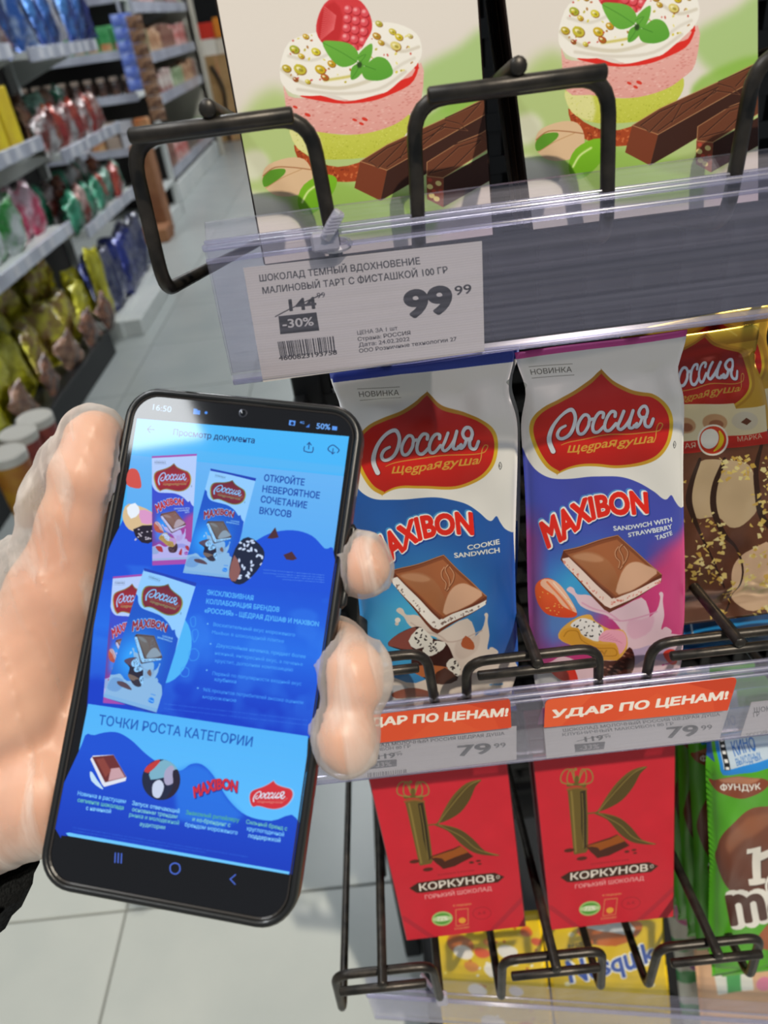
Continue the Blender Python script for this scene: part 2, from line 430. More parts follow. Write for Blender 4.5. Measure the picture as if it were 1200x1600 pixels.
def boxblur(a, r):
    r = int(round(r))
    if r < 1: return a
    for ax in (0, 1):
        for _ in range(2):
            pad = [(0, 0)] * a.ndim; pad[ax] = (r + 1, r)
            c = np.cumsum(np.pad(a, pad, mode='edge'), axis=ax)
            n = a.shape[ax]
            hi = np.take(c, range(2 * r + 1, 2 * r + 1 + n), axis=ax); lo = np.take(c, range(0, n), axis=ax)
            a = (hi - lo) / (2 * r + 1)
    return a
def value_noise(w, h, cell, seed=0, octaves=3):
    rng = np.random.RandomState(seed); out = np.zeros((h, w)); amp = 1.; tot = 0.
    for o in range(octaves):
        c = max(cell / 2 ** o, 1.5); gw, gh = int(w / c) + 3, int(h / c) + 3; g = rng.rand(gh, gw)
        x = np.arange(w) / c; y = np.arange(h) / c; xi = x.astype(int); yi = y.astype(int)
        fx = x - xi; fy = y - yi; fx = fx * fx * (3 - 2 * fx); fy = fy * fy * (3 - 2 * fy)
        a = g[yi][:, xi]; b = g[yi][:, xi + 1]; cc = g[yi + 1][:, xi]; d = g[yi + 1][:, xi + 1]
        out += amp * ((a * (1 - fx) + b * fx) * (1 - fy)[:, None] + (cc * (1 - fx) + d * fx) * fy[:, None]); tot += amp; amp *= .55
    return out / tot
def col3(c):
    if isinstance(c, str): return np.array([int(c[i:i + 2], 16) / 255 for i in (0, 2, 4)])
    return np.asarray(c, float)
def hom(src, dst):
    A = []
    for (x, y), (u, v) in zip(src, dst):
        A += [[x, y, 1, 0, 0, 0, -u * x, -u * y, -u], [0, 0, 0, x, y, 1, -v * x, -v * y, -v]]
    return np.linalg.svd(np.array(A, float))[2][-1].reshape(3, 3)
def hmap(Hm, P):
    P = np.asarray(P, float); s = P.shape; Q = P.reshape(-1, 2)
    R = np.c_[Q, np.ones(len(Q))] @ Hm.T; return (R[:, :2] / R[:, 2:]).reshape(s)

class Art:
    """a canvas in its own pixels; everything is drawn in a drawing frame mapped by the homography M"""
    def __init__(s, w, h, bg='FFFFFF', quad=None):
        s.w, s.h = w, h; s.a = np.ones((h, w, 3)) * col3(bg)
        s.M = hom(quad, [(0, 0), (w, 0), (w, h), (0, h)]) if quad is not None else np.eye(3)
        s.pre = None
    def mp(s, P):
        P = np.asarray(P, float)
        if s.pre is not None: P = s.pre(P)
        return hmap(s.M, P)
    def cov(s, loops, soft=0, mapped=False):
        """coverage of a union of loops -> (slice, array)"""
        ex = []
        bx = [1e9, 1e9, -1e9, -1e9]
        if isinstance(loops, np.ndarray) and loops.ndim == 3: groups = [loops]
        else: groups = [np.asarray(l, float)[None] for l in loops]
        for g in groups:
            if not len(g): continue
            q = g if mapped else s.mp(g)
            nx = np.roll(q, -1, axis=1)
            ar = (q[..., 0] * nx[..., 1] - nx[..., 0] * q[..., 1]).sum(1)
            sg = np.where(ar >= 0, 1., -1.)[:, None] * np.ones(q.shape[1])
            ex.append(np.c_[q.reshape(-1, 2), nx.reshape(-1, 2), sg.reshape(-1, 1)])
        if not ex: return None
        E = np.concatenate(ex); pad = int(soft * 2.2) + 2
        x0 = int(max(0, np.floor(min(E[:, 0].min(), E[:, 2].min())) - pad)); x1 = int(min(s.w, np.ceil(max(E[:, 0].max(), E[:, 2].max())) + pad))
        y0 = int(max(0, np.floor(min(E[:, 1].min(), E[:, 3].min())) - pad)); y1 = int(min(s.h, np.ceil(max(E[:, 1].max(), E[:, 3].max())) + pad))
        if x1 <= x0 or y1 <= y0: return None
        W, Hh, SS = x1 - x0, y1 - y0, 3
        xa, ya, xb, yb, sg = E[:, 0] - x0, (E[:, 1] - y0) * SS, E[:, 2] - x0, (E[:, 3] - y0) * SS, E[:, 4]
        sw = yb < ya; xa2 = np.where(sw, xb, xa); xb2 = np.where(sw, xa, xb); yl = np.where(sw, yb, ya); yh = np.where(sw, ya, yb); sg = np.where(sw, -sg, sg)
        k0 = np.clip(np.ceil(yl - .5), 0, Hh * SS).astype(int); k1 = np.clip(np.ceil(yh - .5), 0, Hh * SS).astype(int)
        n = np.maximum(k1 - k0, 0); tot = int(n.sum())
        if tot == 0: return None
        idx = np.repeat(np.arange(len(n)), n); st = np.repeat(np.cumsum(n) - n, n); k = k0[idx] + np.arange(tot) - st
        t = (k + .5 - yl[idx]) / (yh[idx] - yl[idx]); x = np.clip(xa2[idx] + (xb2[idx] - xa2[idx]) * t, 0, W - 1e-6)
        xi = x.astype(int); fr = x - xi; b = k * (W + 1) + xi
        acc = np.bincount(b, sg[idx] * (1 - fr), Hh * SS * (W + 1) + 2) + np.bincount(b + 1, sg[idx] * fr, Hh * SS * (W + 1) + 2)
        acc = np.cumsum(acc[:Hh * SS * (W + 1)].reshape(Hh * SS, W + 1), axis=1)[:, :W]
        c = np.clip(np.abs(acc), 0, 1).reshape(Hh, SS, W).mean(1)
        if soft: c = boxblur(c, soft * .6)
        return (slice(y0, y1), slice(x0, x1)), c
    def put(s, r, color, alpha=1.):
        if r is None: return
        sl, c = r; c = (c * alpha)[..., None]
        if callable(color):
            yy, xx = np.mgrid[sl[0], sl[1]]; src = color(xx / s.w, yy / s.h)
        elif isinstance(color, np.ndarray) and color.ndim == 3: src = color[sl]
        else: src = col3(color)
        s.a[sl] = s.a[sl] * (1 - c) + src * c
    def fill(s, loops, color, alpha=1., soft=0, smooth=0, clip=None):
        if not (isinstance(loops, list) and len(loops) and hasattr(loops[0][0], '__len__')): loops = [loops]
        if smooth: loops = [smooth_path(l, smooth, True) for l in loops]
        r = s.cov(loops, soft)
        if r is not None and clip is not None: r = (r[0], r[1] * clip[r[0]])
        s.put(r, color, alpha)
    def mask(s, loop, smooth=0, soft=0):
        m = np.zeros((s.h, s.w)); r = s.cov([smooth_path(loop, smooth, True) if smooth else loop], soft)
        if r is not None: m[r[0]] = r[1]
        return m
    def ell(s, c, rx, ry, color, rot=0, alpha=1., soft=0, clip=None):
        t = np.linspace(0, 2 * np.pi, 28, endpoint=False); cr, sr = math.cos(rot), math.sin(rot)
        x = np.cos(t) * rx; y = np.sin(t) * ry
        s.fill(np.c_[c[0] + x * cr - y * sr, c[1] + x * sr + y * cr], color, alpha, soft, clip=clip)
    def stroke(s, P, w, color, alpha=1., smooth=5, closed=False, soft=0, clip=None):
        P = np.asarray(P, float)
        W = np.asarray(w, float) if hasattr(w, '__len__') else np.full(len(P), float(w))
        Q = np.c_[P, W]
        Q = smooth_path(Q, smooth, closed) if smooth else Q
        if closed: Q = np.vstack([Q, Q[:1]])
        P, W = Q[:, :2], Q[:, 2] / 2
        d = P[1:] - P[:-1]; ln = np.maximum(np.linalg.norm(d, axis=1, keepdims=True), 1e-9); nrm = np.c_[-d[:, 1], d[:, 0]] / ln
        q = np.stack([P[:-1] + nrm * W[:-1, None], P[1:] + nrm * W[1:, None], P[1:] - nrm * W[1:, None], P[:-1] - nrm * W[:-1, None]], 1)
        t = np.linspace(0, 2 * np.pi, 10, endpoint=False); cir = np.c_[np.cos(t), np.sin(t)]
        dd = P[:, None] + cir[None] * W[:, None, None]
        E1 = s.mp(q); E2 = s.mp(dd)
        r = s.cov2([E1, E2], soft)
        if r is not None and clip is not None: r = (r[0], r[1] * clip[r[0]])
        s.put(r, color, alpha)
    def cov2(s, arrs, soft):
        # several (N,k,2) arrays already in canvas pixels
        loops = []
        for a in arrs:
            for g in a: loops.append(g)
        M, pre = s.M, s.pre; s.M, s.pre = np.eye(3), None
        k4 = [l for l in loops]; r = s.cov(k4, soft); s.M, s.pre = M, pre
        return r
    def text(s, body, bl, br, h=None, color='000000', bold=0., alpha=1., tl=None, tr=None, spacing=1., outline=None, up=None, soft=0):
        t, asp = glyphs(body, bold, spacing)
        bl, br = np.array(bl, float), np.array(br, float)
        if tl is None:
            d = br - bl
            if up is None:
                up = np.array([d[1], -d[0]]) / np.linalg.norm(d)
                up = up * h
            else: up = np.asarray(up, float)
            tl = bl + up; tr = br + up
        tl, tr = np.array(tl, float), np.array(tr, float)
        def warp(t):
            u = t[..., :1]; v = t[..., 1:]
            return (bl * (1 - u) + br * u) * (1 - v) + (tl * (1 - u) + tr * u) * v
        if outline:
            t2, _ = glyphs(body, bold + outline[1], spacing); s.put(s.cov(warp(t2)), outline[0], alpha)
        s.put(s.cov(warp(t), soft), color, alpha)
    def text_curve(s, body, top, bot, color, bold=0., alpha=1., shift=(0, 0)):
        t, asp = glyphs(body, bold); top = smooth_path(top, 8); bot = smooth_path(bot, 8)
        def cv(P, u):
            d = np.r_[0, np.cumsum(np.linalg.norm(np.diff(P, axis=0), axis=1))]; d /= d[-1]
            return np.stack([np.interp(u, d, P[:, 0]), np.interp(u, d, P[:, 1])], -1)
        u = t[..., 0]; v = t[..., 1:]
        s.put(s.cov(cv(bot, u) * (1 - v) + cv(top, u) * v + np.array(shift)), color, alpha)
    def blit(s, src, quad, alpha=1., crop=(0, 0, 1, 1)):
        """paste another canvas into quad (tl, tr, br, bl) of the drawing frame"""
        q = s.mp(np.array(quad, float)); x0, y0 = np.maximum(np.floor(q.min(0)), 0).astype(int); x1 = int(min(s.w, q[:, 0].max() + 1)); y1 = int(min(s.h, q[:, 1].max() + 1))
        if x1 <= x0 or y1 <= y0: return
        c0, r0, c1, r1 = crop
        Hi = hom(q, [(c0, r0), (c1, r0), (c1, r1), (c0, r1)])
        yy, xx = np.mgrid[y0:y1, x0:x1]; uv = hmap(Hi, np.stack([xx + .5, yy + .5], -1))
        k = max(1, int(src.w * (c1 - c0) / max(1, np.linalg.norm(q[1] - q[0])) * .5)); sa = boxblur(src.a, k) if k > 1 else src.a
        ui = np.clip((uv[..., 0] * src.w).astype(int), 0, src.w - 1); vi = np.clip((uv[..., 1] * src.h).astype(int), 0, src.h - 1)
        r = s.cov([q], mapped=True)
        full = np.zeros((s.h, s.w)); full[r[0]] = r[1]; c = (full[y0:y1, x0:x1] * alpha)[..., None]
        s.a[y0:y1, x0:x1] = s.a[y0:y1, x0:x1] * (1 - c) + sa[vi, ui] * c
    def image(s, name):
        im = bpy.data.images.new(name, s.w, s.h); px = np.ones((s.h, s.w, 4), np.float32); px[..., :3] = np.clip(s.a[::-1], 0, 1)
        im.pixels.foreach_set(px.ravel()); im.update(); im.pack(); return im

def print_mat(name, art, rough=.4, metal=0., coat=0., emit=0., spec=.5, bump=None):
    m = mat(name, (.8, .8, .8), rough, metal, spec); N, L, b = nodes(m)
    t = N.new('ShaderNodeTexImage'); t.image = art.image(name); t.extension = 'EXTEND'; t.interpolation = 'Cubic'
    L.new(t.outputs[0], b.inputs['Base Color'])
    if coat: b.inputs['Coat Weight'].default_value = coat; b.inputs['Coat Roughness'].default_value = .12
    if emit:
        L.new(t.outputs[0], b.inputs['Emission Color']); b.inputs['Emission Strength'].default_value = emit
    if bump:
        n = N.new('ShaderNodeTexNoise'); n.inputs['Scale'].default_value = bump[0]; n.inputs['Detail'].default_value = 2
        tc = N.new('ShaderNodeTexCoord'); bp = N.new('ShaderNodeBump'); bp.inputs['Strength'].default_value = bump[1]; bp.inputs['Distance'].default_value = .002
        L.new(tc.outputs['Object'], n.inputs['Vector']); L.new(n.outputs[0], bp.inputs['Height']); L.new(bp.outputs[0], b.inputs['Normal'])
    return m
def plane_quad(x0, x1, z0, z1, Y):
    """photo-pixel corners (tl,tr,br,bl) of an upright world rectangle, so print can be laid out where it was measured"""
    out = []
    for X, Z in ((x0, z1), (x1, z1), (x1, z0), (x0, z0)):
        p = X * D2 + Y * D1 + (Z - H) * UP; out.append((600 + F * p[0] / p[2], 800 - F * p[1] / p[2]))
    return out
def pix(P):
    p = P[0] * D2 + P[1] * D1 + (P[2] - H) * UP; return (600 + F * p[0] / p[2], 800 - F * p[1] / p[2])
# ------------------------------------------------------------------ the phone's rigid frame, measured in camera axes
PS = .96
_c0 = np.array([.986, -.1145, -.122]); _c1 = np.array([-.1117, -.982, -.151]); _o = np.array([-.0834, .0420, .2427]) * PS
EX = _c0 / np.linalg.norm(_c0); EY = _c1 - EX * (_c1 @ EX); EY /= np.linalg.norm(EY); EN = np.cross(EX, EY)
if EN @ _o > 0: EN = -EN                                  # towards the viewer
PW, PH_ = .079 * PS, .1565 * PS
def cam2world(p):
    p = np.asarray(p, float); return p[..., :1] * np.array([D2[0], D1[0], UP[0]]) + p[..., 1:2] * np.array([D2[1], D1[1], UP[1]]) + p[..., 2:] * np.array([D2[2], D1[2], UP[2]]) + np.array([0, 0, H])
def ph(u, v, n=0.): return cam2world(_o + EX * u + EY * v + EN * n)

def corners(Q, yt, yb):
    """world corners tl tr br bl of a pack face measured in the photograph, top and bottom at depths yt, yb"""
    return np.array([at_y(*Q[0], yt), at_y(*Q[1], yt), at_y(*Q[2], yb), at_y(*Q[3], yb)])
def face(K, fat=0.):
    """photo pixels of the corners of the printed plane, which stands fat in front of K"""
    return [pix(c - np.array([0, fat, 0])) for c in K]
# ------------------------------------------------------------------ artwork; coordinates are where each print was measured in the photograph
def k(s, ox, oy):
    return lambda P: np.asarray(P, float) / s + np.array([ox, oy])
A6, B5, C6, C7 = k(6, 860, 560), k(5, 820, 680), k(4.286, 800, 500), k(4.286, 800, 760)
QS = [(806, 552), (1072, 514), (1066, 1100), (838, 1134)]       # pink pack corners tl tr br bl
QC = [(514, 584), (806, 546), (808, 1112), (583, 1138)]         # blue pack
QG = [(938, 546), (1186, 503), (1238, 950), (985, 992)]         # gold pack
QT = [(327, -430), (744, -480), (771, 345), (404, 388)]         # left dessert box (fitted below)
QK1 = [(571, 1198), (792, 1182), (822, 1448), (635, 1470)]
QK2 = [(831, 1178), (1056, 1160), (1053, 1433), (860, 1454)]
QM = [(1103, 1150), (1290, 1128), (1302, 1500), (1110, 1524)]
KC = corners(QC, .272, .266); KS = corners(QS, .274, .264); KG = corners(QG, .287, .281); KM = corners(QM, .272, .262)
K1_, K2_ = corners(QK1, .270, .262), corners(QK2, .270, .262)
PC, PSK, PG, PM = face(KC, .0048), face(KS, .0048), face(KG, .0042), face(KM, .0085)
RNG = np.random.RandomState(4)
def mix(a, b, t): return col3(a) * (1 - t) + col3(b) * t
def ramp(stops, axis=1):
    ps = [p for p, _ in stops]; cs = np.array([col3(c) for _, c in stops])
    def f(x, y):
        t = y if axis else x; return np.stack([np.interp(t, ps, cs[:, i]) for i in range(3)], -1)
    return f

BADGE = C6([(620, 360), (620, 360), (700, 428), (800, 466), (900, 490), (980, 510), (1040, 556), (1078, 630), (1085, 720), (1060, 820), (1000, 900), (920, 952), (820, 984), (700, 990), (560, 978), (450, 974), (370, 992), (295, 1032), (295, 1032), (225, 990), (165, 905), (125, 805), (112, 720), (130, 640), (190, 582), (300, 536), (420, 492), (530, 432), (590, 385)])
BCEN = C6([(600, 716)])[0]
BRED = np.array([BCEN + (p - BCEN) * np.array([.947, .925]) + np.array([0, .4]) for p in BADGE])
def badge(a, gold=('8A5A18', 'E8C030', 'B8862A'), red=('A81C18', 'D8241C'), script=True, word='DDE2EA', sub='D8A040'):
    a.fill(BADGE, ramp([(.0, gold[0]), (.12, gold[2]), (.2, gold[1]), (.32, gold[2]), (.45, gold[1])]), smooth=6)
    a.fill(BRED, ramp([(.08, red[0]), (.20, red[1]), (.30, red[0]), (.36, red[1])]), smooth=6)
    if not script: return
    for off, c, e in ((1, '7A1010', 1.6), (0, word, 0)):
        for P, w in ((A6([(16, 868), (-22, 760), (2, 640), (60, 545), (130, 492), (190, 484), (224, 545), (214, 625), (176, 702), (118, 742), (72, 742), (56, 702), (82, 652), (132, 626)]), [6.5, 6.2, 5.2, 4.6, 4.6, 4.8, 4.8, 4.8, 4.6, 4.4, 4.4, 4.4, 4.2, 3.6]),
                     (A6([(362, 575), (346, 532), (305, 530), (262, 590), (246, 650), (262, 698), (306, 690), (348, 628), (360, 575), (392, 560)]), 4.2),
                     (A6([(488, 548), (492, 506), (452, 502), (412, 555), (390, 630), (402, 680), (446, 684), (500, 632)]), 4.4),
                     (A6([(604, 540), (606, 500), (568, 496), (528, 550), (506, 622), (518, 672), (560, 670), (614, 606)]), 4.4),
                     (A6([(688, 486), (656, 565), (630, 632), (652, 662), (696, 630), (742, 560), (774, 476), (744, 570), (734, 635), (768, 640), (808, 600)]), 4.2),
                     (A6([(905, 545), (850, 545), (828, 500), (858, 452), (902, 448), (918, 500), (888, 575), (896, 628), (940, 636), (972, 570)]), 4.4),
                     (A6([(862, 548), (838, 606), (806, 636), (780, 620)]), 4.0)):
            a.stroke(P + off * .35, np.asarray(w) * 1.22 + e, c)
    a.stroke(A6([(92, 806), (200, 768), (500, 718), (800, 697), (1000, 682), (1044, 656), (1060, 618), (1030, 610), (1004, 655), (992, 735), (970, 782)]), [1.0, 1.4, 1.5, 1.5, 1.5, 1.5, 1.5, 1.5, 1.5, 1.6, 1.4], sub)
    a.text('щegpaя', B5([[322, 128]])[0], B5([[708, 88]])[0], 15, sub, bold=.016, up=(4.4, -14.5))
    a.text('gyшa', B5([[722, 84]])[0], B5([[1008, 52]])[0], 15, sub, bold=.016, up=(4.4, -14.5))
def maxibon(a, sh='143C8C', glow='58B8E8'):
    top = B5([(100, 690), (215, 605), (340, 548), (470, 488), (590, 458), (720, 440), (840, 430), (962, 436)])
    bot = B5([(172, 886), (325, 792), (440, 702), (560, 640), (660, 618), (760, 605), (870, 598), (972, 596)])
    if glow: a.text_curve('MAXIBON', top, bot, glow, .105, .6, (-1.6, -1.2))
    a.text_curve('MAXIBON', top, bot, sh, .092, 1, (1.8, 2.0))
    a.text_curve('MAXIBON', top, bot, 'F8F4F0', .092)
    a.text_curve('MAXIBON', top, bot, 'E8281A', .048)
def choc_square(a, fill='F4DCD2', spot='D86858'):
    f = C7
    a.fill(f([(326, 492), (345, 425), (708, 318), (1002, 594), (995, 645), (652, 846), (618, 826)]), '6A3420')
    a.fill(f([(336, 484), (380, 470), (668, 752), (998, 618), (990, 650), (660, 818), (622, 800), (350, 520)]), fill)
    m = a.mask(f([(336, 484), (380, 470), (668, 752), (998, 618), (990, 650), (660, 818), (622, 800), (350, 520)]))
    for _ in range(46):
        t = RNG.rand(); p = f([(345 + 300 * t, 500 + 290 * t)])[0] if RNG.rand() < .5 else f([(660 + 330 * t, 790 - 150 * t)])[0]
        a.ell(p + RNG.randn(2) * 1.4, .8 + RNG.rand() * 1.8, .6 + RNG.rand(), spot, RNG.rand() * 3, .6, clip=m)
    a.fill(f([(350, 436), (706, 330), (996, 594), (690, 750)]), '8A4C2E')
    a.fill(f([(372, 452), (700, 350), (970, 590), (694, 732)]), 'A8643E')
    a.fill(f([(396, 462), (470, 432), (560, 440), (640, 488), (694, 570), (712, 655), (704, 722), (430, 492)]), ramp([(.2, 'D09A78'), (.6, 'A4663F'), (.9, '7A4428')], 1), smooth=3, soft=1)
    a.fill(f([(712, 722), (716, 610), (762, 530), (826, 504), (890, 524), (968, 588)]), 'DCAE90', smooth=3, soft=1)
    a.fill(f([(404, 462), (480, 440), (560, 452), (610, 482), (560, 500), (470, 490)]), 'CC9672', alpha=.7, smooth=3, soft=3)
    for q in ([(712, 398), (690, 430), (694, 468), (720, 500), (712, 540)], [(738, 384), (716, 414), (740, 470), (742, 520), (724, 548)], [(748, 396), (776, 440), (764, 490), (740, 520)]):
        a.stroke(f(q), 3.4, '7A4226'); a.stroke(f(q) + [-.6, -.4], 1.6, 'CC9470')
    a.stroke(f([(345, 428), (706, 322), (998, 594)]), 1.2, 'C08860', smooth=0)
def splash(a, c, sh, extra=True):
    f = C7
    a.fill(f([(368, 690), (388, 668), (416, 680), (440, 718), (520, 722), (600, 790), (680, 830), (860, 740), (915, 850), (900, 880), (960, 820), (984, 745), (978, 718), (992, 706), (1006, 720), (1000, 770), (1008, 860), (990, 950), (1030, 940), (1060, 970), (1000, 1000), (900, 1060), (760, 1080), (740, 980), (660, 880), (560, 840), (460, 790), (420, 730)]), c, smooth=3)
    a.stroke(f([(650, 880), (740, 900), (840, 880), (960, 830)]), 2.2, sh, .8); a.stroke(f([(470, 770), (560, 820), (650, 850), (720, 900)]), 2.5, sh, .7)
    a.fill(f([(780, 900), (860, 890), (940, 860), (920, 960), (820, 1020), (770, 980)]), sh, .45, smooth=3, soft=4)
    for p, r in (((372, 778), 3.2), ((1020, 955), 4.5), ((1046, 972), 4)): a.ell(f([p])[0], r, r, c)
def pack_top(a, crimp, accent, spec=True):
    a.fill([(780, 500), (1100, 460), (1100, 900), (780, 900)], 'E6E4E0')
    a.fill([(790, 470), (1100, 470), (1110, 527), (1079, 531), (809, 570), (790, 573)], crimp)
    a.text('НОВИНКА', C6([[120, 408]])[0], C6([[410, 386]])[0], 8.6, '5A5650', up=(.4, -8.6))
    a.stroke(C6([(118, 352), (420, 330)]), .7, '6A665E', smooth=0); a.stroke(C6([(118, 432), (424, 406)]), .7, '6A665E', smooth=0)
WAVE = list(map(tuple, C6([(-40, 830), (40, 860), (72, 884), (110, 960), (170, 1022), (260, 1060), (400, 1056), (550, 1045), (700, 1045), (850, 1086), (950, 1142), (1010, 1192), (1042, 1200), (1074, 1172), (1100, 1214), (1136, 1262), (1200, 1300)])))
def maxi_pack(kind, quad, pre=None, w=560, h=1220):
    a = Art(w, h, 'E6E4E0', quad)
    if pre is not None: a.pre = pre
    straw = kind == 'straw'
    pack_top(a, 'D04C94' if straw else '2A3C94', None)
    body = WAVE_S + [(1110, 1200), (780, 1200)]
    if straw:
        H_, W_ = a.h, a.w; yy, xx = np.mgrid[0:H_, 0:W_]; yy = yy / H_; xx = xx / W_
        n = value_noise(W_, H_, 160, 3) - .5
        base = np.ones((H_, W_, 3)) * col3('4650B4')
        def over(t, c):
            nonlocal base; t = np.clip(t, 0, 1)[..., None]; base = base * (1 - t) + col3(c) * t
        over(np.exp(-(((xx - .30) / .26) ** 2 + ((yy - .60) / .10) ** 2)) * 1.1, '3AA4DC')
        over((yy - .60 + (xx - .5) * .28 + n * .05) / .08, 'C83878')
        over((xx - .72 + n * .1) / .2 * np.clip((yy - .48) / .06, 0, 1), 'D04A84')
        over(np.exp(-(((xx - .2) / .22) ** 2 + ((yy - .68) / .07) ** 2)), '5C86CC')
        over(np.clip((.13 - xx) / .12, 0, 1) * np.clip((yy - .35) / .1, 0, 1) * .8, '9A3A74')
    else:
        H_, W_ = a.h, a.w; yy, xx = np.mgrid[0:H_, 0:W_]; yy = yy / H_; xx = xx / W_
        base = np.ones((H_, W_, 3)) * col3('2458A8')
        def over(t, c):
            nonlocal base; t = np.clip(t, 0, 1)[..., None]; base = base * (1 - t) + col3(c) * t
        over(np.exp(-(((xx - .34) / .38) ** 2 + ((yy - .66) / .18) ** 2)) * 1.15, '48AEDC')
        over((xx - .80) / .2, '2456AC')
    a.fill(body, base, smooth=0)
    # milk pool at the foot
    milk, msh = ('E4C4D2', 'D898B8') if straw else ('DCCEC4', 'C4AEA4')
    a.fill(C7([(-20, 1290), (80, 1240), (240, 1180), (340, 1130), (500, 1180), (760, 1060), (900, 1030), (1010, 960), (1060, 985), (1180, 1060), (1180, 1500), (-20, 1500)]), milk, smooth=3)
    if straw:
        a.fill(C7([(770, 1080), (940, 1060), (1100, 1100), (1100, 1180), (900, 1150), (780, 1200)]), '9A8CC0', .55, smooth=3, soft=3)
        a.fill(C7([(140, 1240), (240, 1210), (330, 1300), (300, 1360), (150, 1380)]), 'B0B8BC', .8, smooth=3, soft=2)
        for q in ([(240, 1200), (300, 1180), (400, 1190), (440, 1290), (420, 1310), (330, 1300), (270, 1250)], [(855, 1310), (880, 1230), (930, 1170), (930, 1320), (890, 1325)], [(1010, 1120), (1060, 1090), (1110, 1120), (1115, 1200), (1060, 1190)]):
            a.fill(C7(q), 'D83424', smooth=3)
    else:
        a.fill(C7([(230, 1230), (420, 1190), (460, 1290), (380, 1390), (200, 1400)]), 'A8ACB8', .8, smooth=3, soft=3)
        a.fill(C7([(330, 1250), (450, 1215), (560, 1225), (640, 1270), (400, 1290)]), '8A4430', smooth=3)
    splash(a, milk, msh)
    if straw: choc_square(a)
    else:
        choc_square(a, 'F2ECE6', '5A4038')
    f = C7
    if straw:
        s = f([(165, 700), (188, 640), (250, 614), (318, 648), (380, 728), (432, 822), (420, 862), (330, 872), (240, 852), (184, 790)]); a.fill(s, ramp([(.6, 'E86030'), (.72, 'D83818')]), smooth=4); m = a.mask(s, 4)
        a.fill(f([(222, 622), (318, 640), (392, 740), (436, 830), (400, 822), (340, 792), (286, 722), (200, 668)]), 'F2BCA0', smooth=3, clip=m); a.stroke(f([(240, 640), (320, 720), (400, 820)]), 3, 'E8703C', .8, clip=m); a.stroke(f([(280, 640), (350, 720), (410, 800)]), 1.6, 'FBE2D0', clip=m)
        for _ in range(26):
            p = f([(180 + RNG.rand() * 220, 700 + RNG.rand() * 160)])[0]; a.ell(p, 1.1, .7, 'F8C860', .5, clip=m)
        a.fill(f([(316, 1012), (346, 936), (440, 862), (522, 850), (560, 900), (650, 950), (742, 962), (772, 1050), (720, 1150), (560, 1150), (420, 1070)]), 'E8B050', smooth=3)
        s = f([(392, 920), (450, 872), (520, 884), (612, 952), (574, 1034), (484, 1000), (440, 950)]); a.fill(s, 'F2EEEC', smooth=3); m = a.mask(s, 3)
        for _ in range(34): a.ell(f([(395 + RNG.rand() * 210, 880 + RNG.rand() * 150)])[0], 1.8, .9, '1C1618', RNG.rand() * 3, clip=m)
        a.fill(f([(578, 1024), (630, 956), (742, 972), (764, 1050), (716, 1120), (690, 1044)]), 'F0A8BE', smooth=3)
        for q in range(7): a.stroke(f([(590 + q * 20, 1010 + q * 4), (650 + q * 14, 975 + q * 12)]), .7, 'D07898', .8)
        a.fill(f([(326, 1014), (352, 950), (442, 938), (478, 1010), (580, 1050), (690, 1052), (716, 1140), (690, 1162), (560, 1152), (420, 1066)]), 'E0A238', smooth=3)
        a.stroke(f([(350, 1000), (380, 960), (440, 964), (470, 1030), (560, 1076), (680, 1080), (690, 1130), (560, 1130)]), 1.3, 'B87A20')
        a.text('W', f([(560, 1130)])[0], f([(640, 1122)])[0], 8, 'C0842A', .03)
        s = f([(576, 1170), (700, 1162), (782, 1070), (816, 1140), (800, 1240), (740, 1290), (640, 1298), (588, 1268)]); a.fill(s, '4A2018', smooth=3); m = a.mask(s, 3)
        for _ in range(60): a.ell(f([(580 + RNG.rand() * 230, 1090 + RNG.rand() * 200)])[0], 3.4, 1.3, ['8A5040', '2A100C', 'B88878'][RNG.randint(3)], .2, .8, clip=m)
    else:
        g = lambda P: hmap(PREI, np.asarray(P, float) / 4. + np.array([540, 780]))     # measured on the blue pack itself
        s = g([(268, 915), (300, 860), (400, 800), (470, 790), (540, 860), (620, 890), (660, 950), (700, 1080), (690, 1130), (600, 1155), (520, 1130), (420, 1060), (400, 960)]); a.fill(s, '3A1C18', smooth=3)
        s2 = g([(268, 915), (300, 860), (400, 802), (440, 800), (400, 900), (420, 935)]); a.fill(s2, '8A4A40', smooth=2)
        for s3 in ([(392, 880), (440, 806), (480, 794), (545, 868), (520, 900), (440, 930)], [(480, 940), (520, 885), (620, 888), (610, 930), (540, 978), (500, 975)], [(630, 1020), (670, 985), (715, 1050), (700, 1110), (640, 1060)]):
            s = g(s3); a.fill(s, 'ECE8E0', smooth=2); m = a.mask(s, 2); c0 = s.mean(0)
            for _ in range(14): a.ell(c0 + RNG.randn(2) * 6, 2.2, 1.1, '241818', RNG.rand() * 3, clip=m)
        a.fill(g([(415, 1062), (470, 1040), (600, 1040), (640, 1060), (560, 1100), (480, 1110)]), 'B86A3E', smooth=2)
        a.fill(g([(540, 1120), (620, 1050), (698, 1130), (600, 1158)]), '4E2A1E', smooth=2)
        a.fill(g([(720, 900), (750, 852), (800, 900), (798, 942), (740, 930)]), 'B05A34', smooth=2)
        a.ell(g([(322, 750)])[0], 4.6, 4.2, 'F0E8E0')
    if not straw:
        a.pre = None; a.fill([(480, 560), (830, 520), (830, 571), (806, 574), (514, 601), (480, 604)], '2A3C94'); a.pre = pre
    badge(a); maxibon(a, '1C3C90')
    a.stroke(C6([(1088, 835), (1097, 812), (1108, 835), (1097, 858)]), .8, '4A4A4A', closed=True); a.text('R', C6([(1092, 845)])[0], C6([(1103, 843)])[0], 4.5, '4A4A4A')
